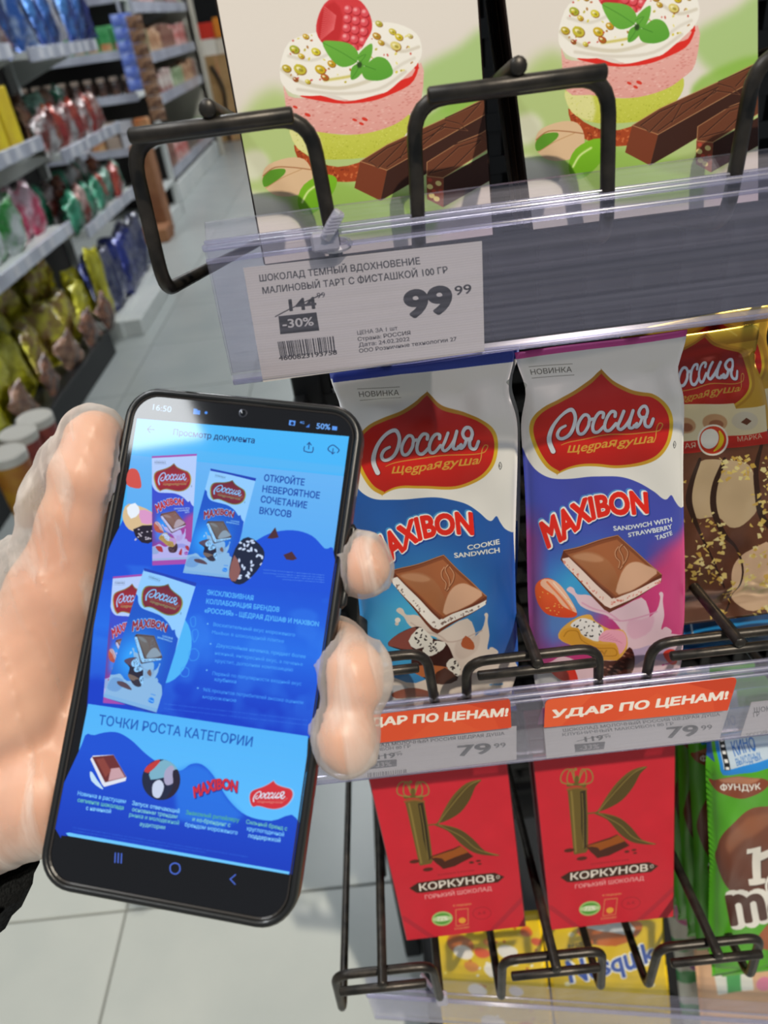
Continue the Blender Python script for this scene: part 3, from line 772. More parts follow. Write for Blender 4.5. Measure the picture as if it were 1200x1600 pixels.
    if straw:
        for t, x0, y0, x1, y1 in (('SANDWICH WITH', 693, 742, 1158, 676), ('STRAWBERRY', 806, 788, 1158, 728), ('TASTE', 1020, 812, 1158, 780)):
            a.text(t, B5([(x0, y0)])[0] + .6, B5([(x1, y1)])[0] + .6, 7.2, '2A3A7A', .03); a.text(t, B5([(x0, y0)])[0], B5([(x1, y1)])[0], 7.2, 'E8EEF4', .03)
    else:
        for t, x0, y0, x1, y1 in (('COOKIE', 764, 308, 970, 276), ('SANDWICH', 682, 362, 970, 326)):
            p, q = g([(x0, y0)])[0], g([(x1, y1)])[0]; a.text(t, p + .6, q + .6, 7.6, '1A3A7A', .03); a.text(t, p, q, 7.6, 'ECEAE4', .03)
    # energy badge
    bc = C7([(1048, 1270)])[0]
    cc = 'C03A8C' if straw else '2A86CC'
    a.text('на порцию', bc + [-10, -17], bc + [11, -20], 3, cc, .03)
    a.fill([bc + [-11, 8], bc + [-11, -4], bc + [-5, -9], bc + [5, -10], bc + [11, -6], bc + [11.5, 6]], cc, smooth=3); a.stroke([bc + [-10, 7], bc + [-9.5, -3], bc + [-4, -8], bc + [4.5, -9], bc + [10, -5], bc + [10.5, 6]], .8, 'F0F0F0')
    a.text('87 ккал', bc + [-8.5, 4], bc + [9, 2], 4.4, 'F4F0F0', .03)
    # foot seal
    a.fill([(780, 1117), (834, 1120), (1066, 1085), (1110, 1078), (1110, 1220), (780, 1220)], 'D04C94' if straw else '2A3C94')
    a.fill([(780, 1106), (834, 1109), (1066, 1074), (1110, 1068), (1110, 1080), (1066, 1086), (834, 1121), (780, 1120)], 'C8C6C4')
    return a
WAVE_S = [tuple(p) for p in smooth_path(WAVE, 6)]
art_straw = maxi_pack('straw', PSK)
# the same layout seen on the blue pack: correspondence of seven measured points
_p = [(944.7, 585.2), (1056, 695), (1050.8, 772.8), (1033.3, 900), (1031.7, 926.8), (827, 680), (868.7, 740.8)]
_b = [(661.5, 609), (785, 734), (778.7, 811), (760, 930), (760, 955), (568, 720), (588, 772)]
_A = np.linalg.lstsq(np.c_[np.array(_p), np.ones(7)], np.array(_b), rcond=None)[0]; PRE = np.vstack([_A.T, [0, 0, 1]]); PREI = np.linalg.inv(PRE)
art_cookie = maxi_pack('cookie', PC, lambda P: hmap(PRE, P))

# ---- gold hazelnut pack
def gold_pack():
    a = Art(520, 900, 'C89A30', PG); f = k(6.157, 1060, 500); g = k(6.157, 1060, 740)
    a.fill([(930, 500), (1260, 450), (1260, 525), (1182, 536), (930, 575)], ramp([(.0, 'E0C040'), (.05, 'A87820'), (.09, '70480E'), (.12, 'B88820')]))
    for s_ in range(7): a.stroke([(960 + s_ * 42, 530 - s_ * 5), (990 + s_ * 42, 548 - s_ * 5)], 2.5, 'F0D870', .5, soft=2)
    T_ = np.linalg.lstsq(np.c_[np.array([(1053, 668), (1022, 655), (1036.7, 663), (1033, 710), (901, 668.3)]), np.ones(5)], f([(785, 560), (620, 480), (705, 530), (640, 760), (10, 600)]), rcond=None)[0]; T = np.vstack([T_.T, [0, 0, 1]])
    pre = lambda P: hmap(T, P)
    # brown chocolate slab with nuts
    H_, W_ = a.h, a.w
    a.fill([(930, 705), (1260, 665), (1260, 1010), (930, 1010)], np.stack([mix('5A3626', '7A4A34', t) for t in value_noise(W_, H_, 60, 8).ravel()]).reshape(H_, W_, 3))
    for q in ([(160, 700), (190, 1360), (380, 1380), (720, 1360), (760, 1700), (700, 1960), (480, 1980), (380, 1900), (100, 1860), (140, 1560)],):
        a.fill(f([(190, 1360), (420, 1340), (640, 1370), (720, 1500), (760, 1800), (620, 1960), (480, 1980), (360, 1880), (130, 1880), (130, 1560)]), 'D0B48E', smooth=3)
    a.fill(g([(510, 960), (560, 840), (700, 720), (900, 680), (1000, 1200), (760, 1360), (600, 1280), (560, 1200), (520, 1080)]), 'E6C09C', smooth=3)
    a.fill([(930, 760), (1000, 745), (1040, 800), (1050, 960), (930, 990)], 'C8A880', smooth=3)
    for q in ([(200, 1330), (130, 1560), (100, 1720), (130, 1860), (220, 2080), (300, 2240), (440, 2560)], [(440, 1330), (350, 1560), (330, 1800), (420, 2040), (560, 2200), (620, 2420), (560, 2700), (500, 2840)], [(800, 1200), (730, 1500), (780, 1850), (880, 2000)]):
        a.stroke(f(q), [5, 8, 10, 8, 4, 3, 3, 3][:len(q)], '3A2218')
    for _ in range(1100):
        x = 932 + RNG.rand() * 300; y = 712 + RNG.rand() * 280
        if value_noise(40, 40, 9, 5)[int((y - 712) / 7.1) % 40, int((x - 932) / 7.6) % 40] < .42: continue
        n = 5; an = np.sort(RNG.rand(n) * 6.28); r = 2.0 + RNG.rand() * 3.0
        a.fill(np.c_[x + np.cos(an) * r * 1.2, y + np.sin(an) * r], ['F0D880', 'E8C868', 'D8B050', 'F4E4A0'][RNG.randint(4)], .95)
    a.pre = pre
    a.fill(np.array([BCEN + (p - BCEN) * 1.06 for p in BADGE]), 'B8862A', smooth=6); badge(a, red=('8A1810', 'C82A1A')); a.pre = None
    # hazelnuts, ribbon and medallion
    a.fill(f([(-700, 880), (0, 800), (540, 795), (560, 850), (870, 830), (870, 900), (870, 1120), (0, 1220), (-700, 1300)]), 'E8D8B0')
    for c, r in (((-150, 1040), 17), ((60, 1010), 17), ((350, 980), 20)):
        p = f([c])[0]; a.ell(p, r, r * .72, 'C89A70', .1, soft=1); a.ell(p + [2, 3], r * .6, r * .38, '9A5E40', .1, soft=2)
    p = f([(645, 965)])[0]; a.ell(p, 21, 14, 'D8CCB4', 0, soft=1); a.fill([p + [-7, 2], p + [2, -5], p + [10, 0], p + [2, 6]], '6A3820')
    a.fill(f([(-700, 1250), (0, 1165), (870, 1075), (870, 1190), (0, 1280), (-700, 1370)]), 'C82A20')
    a.text('ЗОЛОТАЯ', f([(-250, 1262)])[0], f([(160, 1215)])[0], 8, 'E8D0B0'); a.text('МАРКА', f([(570, 1165)])[0], f([(810, 1135)])[0], 8, 'E8D0B0')
    p = f([(330, 1150)])[0]; a.ell(p, 25, 25, 'F8F0E0'); a.ell(p, 22, 22, 'D83A1C')
    a.stroke([p + [2, 18], p + [11, 10], p + [15, -2], p + [11, -13]], [2, 6, 7, 3], 'F4D020'); a.ell(p + [-5, -2], 15, 16, 'F8F4EA', .3)
    return a
art_gold = gold_pack()

# ---- cream box with the raspberry tart
def tart():
    a = Art(700, 1400, 'E4DCD4', QT); f = k(2.857, 380, 0); g = k(2.857, 780, 0)
    def wash(P, c, al, so): a.fill(f(P), c, al, so, smooth=3)
    wash([(-60, 620), (140, 380), (420, 600), (760, 700), (1150, 560), (1150, 960), (-60, 960)], 'A6C46A', .75, 26)
    wash([(760, 330), (960, 200), (1080, 130), (1080, 470), (900, 500)], '9CC46A', .75, 18)
    wash([(820, 500), (1080, 400), (1100, 560), (800, 600)], '8CBC48', .8, 10)
    wash([(-60, 860), (200, 900), (300, 1080), (-60, 1080)], 'EAE2DA', .9, 14)
    wash([(-40, 700), (60, 660), (120, 720), (60, 800), (-40, 780)], 'EAE4DC', .7, 12)
    wash([(240, 760), (600, 850), (1000, 900), (900, 1030), (300, 1040)], '8EBA48', .7, 16)
    wash([(900, 930), (1140, 800), (1140, 1060), (880, 1060)], 'E8D8D8', .9, 14)
    # tart body: crust, green, pink, cream
    a.fill(f([(225, 640), (300, 700), (420, 740), (560, 700), (690, 600), (700, 660), (620, 770), (500, 805), (380, 800), (270, 750)]), 'A8441C', smooth=3)
    m = a.mask(f([(225, 640), (300, 700), (420, 740), (560, 700), (690, 600), (700, 660), (620, 770), (500, 805), (380, 800), (270, 750)]), 3)
    for _ in range(260): a.ell(f([(225 + RNG.rand() * 480, 620 + RNG.rand() * 190)])[0], 1.6 + RNG.rand() * 2, 1.3, ['C86030', '7A2810', 'D87848', '8A3414'][RNG.randint(4)], RNG.rand() * 3, .8, clip=m)
    s = f([(205, 560), (300, 575), (440, 595), (560, 585), (680, 545), (735, 500), (740, 560), (690, 630), (580, 690), (440, 706), (330, 700), (240, 655)]); a.fill(s, ramp([(.8, 'C8CC50'), (.95, 'A2AC1C')]), smooth=3); m = a.mask(s, 3)
    a.fill(f([(200, 560), (330, 580), (340, 700), (220, 650)]), 'E8E4B0', .75, 5, smooth=2, clip=m)
    for _ in range(420): a.ell(f([(210 + RNG.rand() * 520, 520 + RNG.rand() * 190)])[0], .9, .6, ['D8DC60', '8A9414', 'EDEBA0'][RNG.randint(3)], 0, .55, clip=m)
    s = f([(175, 340), (200, 420), (300, 430), (420, 440), (640, 400), (790, 270), (790, 440), (735, 505), (660, 555), (540, 590), (430, 592), (320, 580), (210, 560)]); a.fill(s, ramp([(.6, 'F0C4BC'), (.85, 'E09890')]), smooth=3); m = a.mask(s, 3)
    for _ in range(520):
        p = f([(180 + RNG.rand() * 620, 300 + RNG.rand() * 290)])[0]; a.ell(p, 2.4, .7, ['F8D8D0', 'C86E68', 'D8857C'][RNG.randint(3)], -.15, .55, clip=m)
    for q in ((285, 505, 5), (495, 528, 4), (525, 545, 4), (540, 525, 5), (765, 290, 6), (230, 470, 4)): a.ell(f([q[:2]])[0], q[2], q[2] * .5, 'D83828', .4, clip=m)
    a.fill(f([(250, 420), (330, 415), (450, 445), (560, 425), (640, 400), (700, 350), (750, 330), (775, 270), (775, 310), (740, 370), (640, 420), (560, 445), (440, 455), (330, 440)]), 'E02A20', smooth=3)
    s = f([(162, 330), (165, 270), (200, 180), (290, 140), (420, 120), (560, 90), (680, 95), (770, 140), (795, 220), (770, 280), (720, 330), (640, 400), (600, 410), (540, 430), (470, 440), (400, 415), (300, 420), (220, 410), (175, 370)]); a.fill(s, 'F4F0E8', smooth=3); m = a.mask(s, 3)
    for q, w, c in (([(170, 300), (260, 360), (420, 385), (560, 350), (620, 300)], 6, 'D8D0BC'), ([(240, 390), (420, 410), (600, 390), (720, 310)], 5, 'DCD4C8'), ([(200, 240), (300, 260), (380, 230)], 5, 'DED8CC'), ([(620, 180), (700, 220), (780, 200)], 5, 'D8D0C0'), ([(360, 350), (480, 330), (560, 300)], 4, 'CFC25C'), ([(640, 330), (700, 280), (760, 250)], 5, 'E0DACE')): a.stroke(f(q), w, c, .9, soft=2, clip=m)
    for x, y, r, c in ((225, 210, 11, 'A8B030'), (275, 152, 7, 'D0A020'), (320, 220, 10, 'D8CC30'), (250, 300, 14, 'C8BC38'), (190, 295, 10, 'C0A828'), (340, 300, 12, 'D0B020'), (390, 275, 9, 'C89818'), (600, 95, 8, 'B8B040'), (660, 130, 8, 'D0C040'), (690, 155, 9, 'D8C020'), (675, 195, 12, 'E0D078'), (590, 150, 9, 'C08A28'), (740, 150, 6, 'D8D090'), (255, 240, 7, 'D8B830'), (360, 335, 9, 'B85A20'), (230, 345, 6, '9A3A20'), (610, 180, 7, 'C8A030'), (285, 355, 6, 'D8C840')):
        p = f([(x, y)])[0]; a.ell(p + 1, r * .74, r * .56, '8A5A18', .5); a.ell(p, r * .72, r * .52, c, .5); a.ell(p + [-1.4, -1], r * .34, r * .18, 'F4ECB8', .5); a.ell(p + [1.6, 1.2], r * .3, r * .16, '8A7A10', .5, .7)
    for _ in range(70):
        p = f([(190 + RNG.rand() * 560, 130 + RNG.rand() * 230)])[0]; a.ell(p, 1 + RNG.rand() * 1.8, .8 + RNG.rand(), ['D8C830', 'B8A828', 'A86A20', 'E8DC80', 'C84838'][RNG.randint(5)], RNG.rand() * 3, .9, clip=m)
    # raspberry
    s = f([(322, 130), (335, 50), (375, -10), (450, -30), (520, -5), (562, 60), (570, 120), (545, 170), (510, 215), (430, 200), (360, 190)]); a.fill(s, 'D83A40', smooth=3); m = a.mask(s, 3)
    a.fill(f([(330, 120), (345, 40), (400, -5), (440, 60), (420, 180), (350, 190)]), 'C02428', .8, 4, smooth=2, clip=m)
    for q in range(16):
        t = q / 15; a.stroke(f([(338 + 20 * t, 170 - 150 * t), (400 + 10 * t, 120 - 60 * t)]), 1.3, 'F0787C', .8, clip=m)
    for y in range(5):
        for x in range(3):
            p = f([(462 + x * 38 - y * 3, 30 + y * 42 + x * 8)])[0]; a.ell(p + 1, 7, 7.4, 'A81824', clip=m); a.ell(p, 6.4, 6.6, 'E0505A', clip=m); a.ell(p + [-1.6, -2], 3, 2.6, 'F8A8AC', clip=m, soft=1)
    for P in ([(350, 180), (400, 172), (470, 185), (508, 225), (500, 270), (440, 290), (390, 255)], [(505, 250), (530, 210), (570, 185), (568, 240), (540, 285)], [(540, 285), (590, 245), (640, 260), (664, 320), (610, 350), (545, 345), (525, 310)], [(478, 345), (480, 295), (510, 275), (538, 292), (510, 335)]):
        a.fill(f(P), ramp([(.55, '8CC850'), (.75, '4E9A2C')]), smooth=4); c = np.mean(P, 0)
        a.stroke(f([P[0], c, (515, 275)]), .9, '3A7A20', .8)
    a.ell(f([(515, 280)])[0], 4, 5, '2C4A18', soft=1)
    # pistachio
    a.fill(f([(84, 780), (110, 730), (200, 698), (270, 705), (305, 760), (300, 830), (240, 868), (150, 870), (95, 830)]), 'E0BE98', smooth=3)
    a.fill(f([(86, 790), (120, 755), (182, 748), (180, 775), (120, 820), (92, 828)]), '5E9A28', smooth=3); a.stroke(f([(88, 780), (140, 742), (220, 742), (300, 752)]), 1.6, 'A87048'); a.stroke(f([(100, 835), (170, 790), (260, 750)]), 1.0, 'C09060')
    a.fill(f([(242, 890), (270, 820), (350, 775), (410, 785), (412, 830), (370, 900), (310, 950), (262, 945)]), ramp([(.8, '8CC828'), (1, '5C9A18')]), smooth=3); a.stroke(f([(262, 900), (290, 850), (340, 815)]), 3.2, 'E4F4A8', .9, soft=1)
    # two chocolate bars
    def bar_(F, P_top, P_side, P_end, c_end='7A3A20'):
        a.fill(F(P_side), '3A1C12'); a.fill(F(P_end), c_end); a.fill(F(P_top), '6A3A24'); a.stroke(F(P_top), 1.2, 'C89468', .8, smooth=0, closed=True)
    a.fill(f([(600, 900), (800, 840), (1080, 700), (1140, 640), (1140, 760), (900, 960)]), '7A8A50', .35, 8)
    bar_(f, [(520, 715), (640, 640), (900, 520), (1080, 430), (1140, 400), (1140, 470), (840, 640), (640, 755)], [(640, 755), (860, 630), (1140, 470), (1140, 560), (900, 720), (720, 830), (612, 893)], [(520, 715), (640, 757), (612, 893), (495, 835)])
    bar_(f, [(818, 720), (960, 630), (1060, 590), (1140, 540), (1140, 630), (890, 790), (818, 782)], [(893, 790), (1140, 650), (1140, 780), (893, 922)], [(816, 782), (893, 792), (893, 924), (820, 886)], '8A4630')
    for q in ([(560, 715), (640, 655), (720, 620), (600, 745), (560, 715)], [(640, 740), (800, 620), (900, 560)], [(700, 700), (740, 620), (900, 545), (800, 640)], [(880, 560), (1000, 575), (960, 545), (900, 530)], [(900, 520), (1060, 450), (980, 540)], [(830, 770), (960, 650), (1060, 620), (940, 740), (830, 770)], [(940, 640), (1060, 600), (1100, 640)]): a.stroke(f(q), 1.3, '2A120A', smooth=0); a.stroke(f(q) + [.8, .9], .7, 'A87050', .7, smooth=0)
    for x, y in ((832, 830), (870, 815), (862, 885), (840, 870)): a.ell(f([(x, y)])[0], 5, 4, 'E8D488', .4)
    for x, y in ((850, 850), (832, 800), (880, 850)): a.ell(f([(x, y)])[0], 3.6, 3, 'B84A38', .4)
    a.text('Вариант сервировки', (664, 336), (752, 325), 6, '4A4A44')
    a.text('ВДОХНОВЕНИЕ', (420, -180), (690, -212), 26, '5A2A1C'); a.text('Малиновый тарт с фисташкой', (450, -120), (680, -146), 9, '5A2A1C')
    return a
# box corners in photo pixels, from its place in the world
KT = [np.array([(-.0372, .281, H + .100), (.0390, .281, H + .100), (.0410, .252, H - .068), (-.0364, .252, H - .068)]),
      np.array([(.0376, .281, H + .100), (.1125, .281, H + .100), (.1285, .252, H - .068), (.0534, .252, H - .068)])]
QT = [pix(P) for P in KT[0]]
art_tart = tart()

# ---- red box with the gold K
def red_box():
    a = Art(560, 900, 'D42838', QK1); f = k(4, 560, 1180)
    n = value_noise(a.w, a.h, 90, 12)[..., None]; a.a = a.a * (.97 + .06 * n)
    G, g2, dk = '6E5C2A', '9A8444', '2A2010'
    a.fill(f([(290, 290), (300, 275), (400, 270), (412, 290), (465, 650), (455, 670), (385, 682), (378, 668)]), G)
    a.fill(f([(372, 300), (404, 292), (452, 640), (440, 650), (404, 520)]), dk, .85); a.stroke(f([(315, 300), (392, 665)]), 3, g2, .8, smooth=0, soft=1); a.stroke(f([(385, 310), (436, 640)]), 1.0, g2, smooth=0)
    a.stroke(f([(288, 288), (350, 276), (412, 285)]), 3.2, '9A5A30')
    a.stroke(f([(290, 262), (345, 256), (400, 262)]), 4.5, G)
    for s_ in (-1, 1):
        for w_ in (100, 60): a.stroke(f([(342 + s_ * 20, 258), (342 + s_ * w_ * .9, 245), (342 + s_ * w_, 205), (342 + s_ * w_ * .75, 168), (342 + s_ * w_ * .4, 172), (342 + s_ * 14, 235)]), 1.9, g2)
    a.ell(f([(330, 165)])[0], 2.4, 2.4, g2); a.ell(f([(343, 230)])[0], 3.5, 7, G)
    for P in ([(435, 432), (490, 420), (540, 330), (600, 240), (680, 170), (772, 148), (735, 190), (700, 270), (640, 350), (560, 400), (490, 424)], [(470, 432), (540, 432), (640, 460), (720, 520), (790, 590), (886, 616), (800, 618), (720, 602), (640, 550), (560, 470)]):
        a.fill(f(P), G, smooth=3); m = a.mask(f(P), 3)
        a.fill(f([(p[0] + 12, p[1] + 10) for p in P]), '4A3A1C', .55, 2, smooth=3, clip=m)
    a.stroke(f([(500, 418), (600, 290), (690, 190), (760, 152)]), 1.0, g2); a.stroke(f([(500, 432), (640, 500), (740, 580), (870, 616)]), 1.0, g2); a.stroke(f([(432, 434), (500, 426)]), 2, G)
    a.fill(f([(445, 628), (590, 580), (632, 560), (718, 628), (600, 690), (530, 706)]), '4A2010'); a.fill(f([(455, 630), (590, 590), (640, 562), (690, 600), (560, 650), (520, 668)]), 'A0541A', soft=2); a.fill(f([(456, 640), (520, 640), (540, 670), (530, 700)]), '4A2010', smooth=2)
    for q in ((350, 655, 8, 3), (435, 706, 8, 3), (705, 666, 4, 2), (748, 655, 4, 1.6), (757, 674, 3, 1.4)): a.ell(f([q[:2]])[0], q[2], q[3], '5A2418', -.1)
    a.text('ОСНОВАНА В РОССИИ', f([(495, 748)])[0], f([(722, 722)])[0], 2.8, '8A1C24')
    a.fill(f([(318, 822), (370, 788), (850, 728), (912, 752), (870, 790), (400, 852), (365, 852)]), '3E2214', smooth=0)
    a.text('КОРКУНОВ', f([(382, 840)])[0], f([(850, 784)])[0], 11, 'EFE6DC', .022); a.stroke(f([(862, 752), (876, 745), (880, 758), (866, 764)]), .9, 'EFE6DC', closed=True)
    a.text('ГОРЬКИЙ ШОКОЛАД', f([(418, 892)])[0], f([(832, 842)])[0], 6.2, 'F0A8A8', .02)
    p = f([(528, 1018)])[0]; a.ell(p, 16.5, 11.5, 'A8CC78', -.08); a.ell(p, 13.5, 8.8, '5AA03C', -.08); a.ell(p, 15, 4.6, 'C4DCA0', -.08); a.text('72%', p + [-8, 3.4], p + [9, 1.8], 6.2, 'F0F4E0', .03)
    p = f([(652, 1010)])[0]; a.stroke([p + [-9, 14], p + [-10, -12], p + [9, -14], p + [10, 11]], 1.1, 'E0905A', closed=True, smooth=0); a.ell(p + [.5, 5], 5.6, 4.6, 'F0A83C'); a.text('4 порции', p + [-15, -17], p + [14, -20], 3, 'E0905A', .03); a.text('В УПАКОВКЕ', p + [-11, 20], p + [12, 17], 3, 'E0905A', .03)
    p = f([(775, 985)])[0]; a.stroke([p + [14 * math.cos(t), 9.5 * math.sin(t)] for t in np.linspace(0, 6, 14)], .6, '9A1C28', closed=True); a.text('A-K', p + [-6, 3], p + [7, 1], 5, '9A1C28')
    for q in ([(280, 1010), (470, 1140)], [(1035, 880), (840, 1095)]): a.stroke(f(q), 7, 'A82838', .55, smooth=0)  # wire shadows across the lower corners, painted into the print
    return a
art_red = red_box()

# ---- green pouch (plain brown candy, lettering)
def green():
    a = Art(620, 900, '55AC22', PM); f = k(3.81, 1020, 1140)
    n = value_noise(a.w, a.h, 200, 15)[..., None]; a.a = a.a * (.92 + .16 * n)
    a.fill(f([(300, 110), (380, 120), (385, 225), (310, 225)]), '2A50B0', .9)
    a.fill(f([(400, 90), (760, 60), (760, 200), (700, 230), (420, 268), (408, 250)]), '2A86D8'); a.fill(f([(425, 105), (760, 62), (760, 190), (425, 240)]), 'B8C8D8')
    a.fill(f([(430, 110), (462, 106), (462, 236), (430, 242)]), '1C1C20')
    for q in range(5): a.fill(f([(436, 128 + q * 25), (456, 125 + q * 25), (456, 136 + q * 25), (436, 139 + q * 25)]), 'E0E0E0')
    a.text('ДЛЯ', f([(556, 122)])[0], f([(604, 116)])[0], 6, '3A70B8'); a.text('КИНО', f([(504, 192)])[0], f([(648, 172)])[0], 14, '2F68B8', .015); a.text('ВЫХОДНЫХ', f([(504, 222)])[0], f([(664, 200)])[0], 6, '3A70B8', .01)
    s = f([(364, 345), (400, 305), (470, 280), (560, 275), (650, 285), (690, 310), (660, 350), (600, 385), (520, 408), (430, 395), (380, 370)]); a.fill(s, '8A3E22', smooth=3); a.fill(f([(400, 305), (470, 281), (560, 276), (640, 284), (560, 318), (440, 322)]), 'C88A68', .8, 3, smooth=2)
    a.text('ФУНДУК', f([(412, 372)])[0], f([(640, 345)])[0], 9.5, 'F6F2EC', .025)
    s = f([(384, 820), (382, 740), (410, 640), (470, 550), (560, 480), (680, 440), (820, 430), (1100, 600), (1100, 900), (900, 1010), (700, 1020), (520, 1000), (430, 930)]); a.fill(s, ramp([(.2, '8A4A2C'), (.6, '5E2C1A')]), smooth=3); m = a.mask(s, 3)
    a.fill(f([(440, 640), (560, 520), (740, 480), (700, 560), (540, 640), (450, 740)]), 'B0704C', .5, 12, smooth=2, clip=m)
    for dx, c, b in ((1.5, '3A1A10', .02), (0, 'ECE6DC', .0)):
        x = lambda P: f(P) + dx
        a.fill(x([(552, 700), (640, 690), (640, 730), (700, 700), (700, 740), (640, 780), (640, 880), (668, 882), (668, 910), (568, 920), (564, 888), (592, 882), (590, 730), (552, 735)]), c)
        a.fill(x([(690, 690), (780, 690), (800, 880), (740, 890), (740, 740), (690, 740)]), c)
    s = [(425, 1000), (600, 950), (960, 880), (960, 1080), (560, 1165), (450, 1170), (455, 1130), (440, 1030)]
    for c_, b_ in (('F0ECE4', .12), ('4A2014', .035)): a.text("m&m's", f([(458, 1152)])[0], f([(1290, 1000)])[0], 62, c_, b_)
    a.fill(f([(600, 1260), (680, 1160), (720, 1180), (720, 1290), (640, 1300)]), 'A8603C', smooth=2)
    return a
art_green = green()

def simple(w, h, bg, quad, seed, fn):
    a = Art(w, h, bg, quad); n = value_noise(w, h, 60, seed)[..., None]; a.a = a.a * (.94 + .12 * n); fn(a); return a
QY1 = [(668, 1440), (845, 1424), (872, 1690), (712, 1710)]
QY2 = [(842, 1420), (1035, 1400), (1050, 1640), (880, 1665)]
QW = [(1028, 1330), (1110, 1320), (1180, 1600), (1070, 1610)]
QP = [(1080, 1470), (1270, 1450), (1290, 1680), (1110, 1700)]
def f1(a):
    for _ in range(60): a.ell((690 + RNG.rand() * 180, 1440 + RNG.rand() * 200), 2.5, 2.2, ['F8E46A', 'F4F0E0', 'C87018'][RNG.randint(3)])
    for p, r, c in (((718, 1468), 22, 'C86A28'), ((722, 1480), 16, 'F4ECE4'), ((752, 1480), 13, 'E8582C'), ((762, 1462), 9, 'F08A30'), ((792, 1478), 17, 'F2EEE8'), ((800, 1496), 10, 'F4F0EA'), ((822, 1450), 10, 'E06428'), ((772, 1508), 18, 'F6F0E4'), ((838, 1465), 9, 'D8502A'), ((735, 1500), 12, 'D88A3A'), ((745, 1540), 16, 'F4EEE0'), ((805, 1540), 12, 'E0D8D0'), ((770, 1590), 20, 'F0EAD8'), ((820, 1600), 16, 'C86A28')): a.ell(p, r, r * .62, c, .3, soft=1)
def f2(a):
    a.fill([(900, 1440), (985, 1428), (1000, 1445), (960, 1470), (920, 1465)], 'C8641E', smooth=3); a.fill([(915, 1440), (980, 1432), (985, 1452), (930, 1446)], 'D8DCE0', smooth=2)
    for p in ((890, 1450), (1000, 1470), (905, 1490), (1010, 1500), (885, 1530), (1016, 1530)): a.ell(p, 5, 4, 'FBF0C0', soft=1)
    a.text('NESTLE', (886, 1474), (932, 1466), 7, '4A3A20', .02)
    for c, b in (('FFFFFF', .075), ('2450B0', .03)): a.text('Nesquik', (888, 1528), (1026, 1494), 34, c, b)
def f3(a):
    for y in range(5): a.fill([(1030, 1360 + y * 52), (1180, 1345 + y * 52), (1180, 1362 + y * 52), (1030, 1378 + y * 52)], '3AA858', .85)
    a.fill([(1082, 1330), (1092, 1330), (1118, 1600), (1106, 1600)], '48B060', .8)
    a.ell((1068, 1418), 17, 20, 'E87AB8'); a.ell((1068, 1418), 12, 14, 'F4C0DC'); a.text('60', (1060, 1424), (1077, 1421), 10, 'C04890', .03); a.ell((1086, 1500), 14, 9, 'B070B8')
def f4(a):
    a.fill([(1112, 1512), (1170, 1505), (1175, 1540), (1118, 1545)], 'F0F0E4'); a.fill([(1130, 1508), (1152, 1506), (1156, 1542), (1134, 1544)], '3AA850'); a.ell((1190, 1530), 12, 12, 'E080A0')
art_yel1 = simple(300, 420, 'E8C410', QY1, 1, f1); art_yel2 = simple(360, 460, 'E8C410', QY2, 2, f2)
art_wg = simple(220, 440, 'E8E6DC', QW, 3, f3); art_peach = simple(260, 300, 'E4B48C', QP, 4, f4)
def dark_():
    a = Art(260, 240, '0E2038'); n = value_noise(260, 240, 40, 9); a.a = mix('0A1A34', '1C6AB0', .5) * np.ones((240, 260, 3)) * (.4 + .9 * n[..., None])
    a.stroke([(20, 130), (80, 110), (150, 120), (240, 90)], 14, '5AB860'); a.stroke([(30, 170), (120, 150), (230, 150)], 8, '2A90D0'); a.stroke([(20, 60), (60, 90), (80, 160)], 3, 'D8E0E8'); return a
art_dark = dark_()

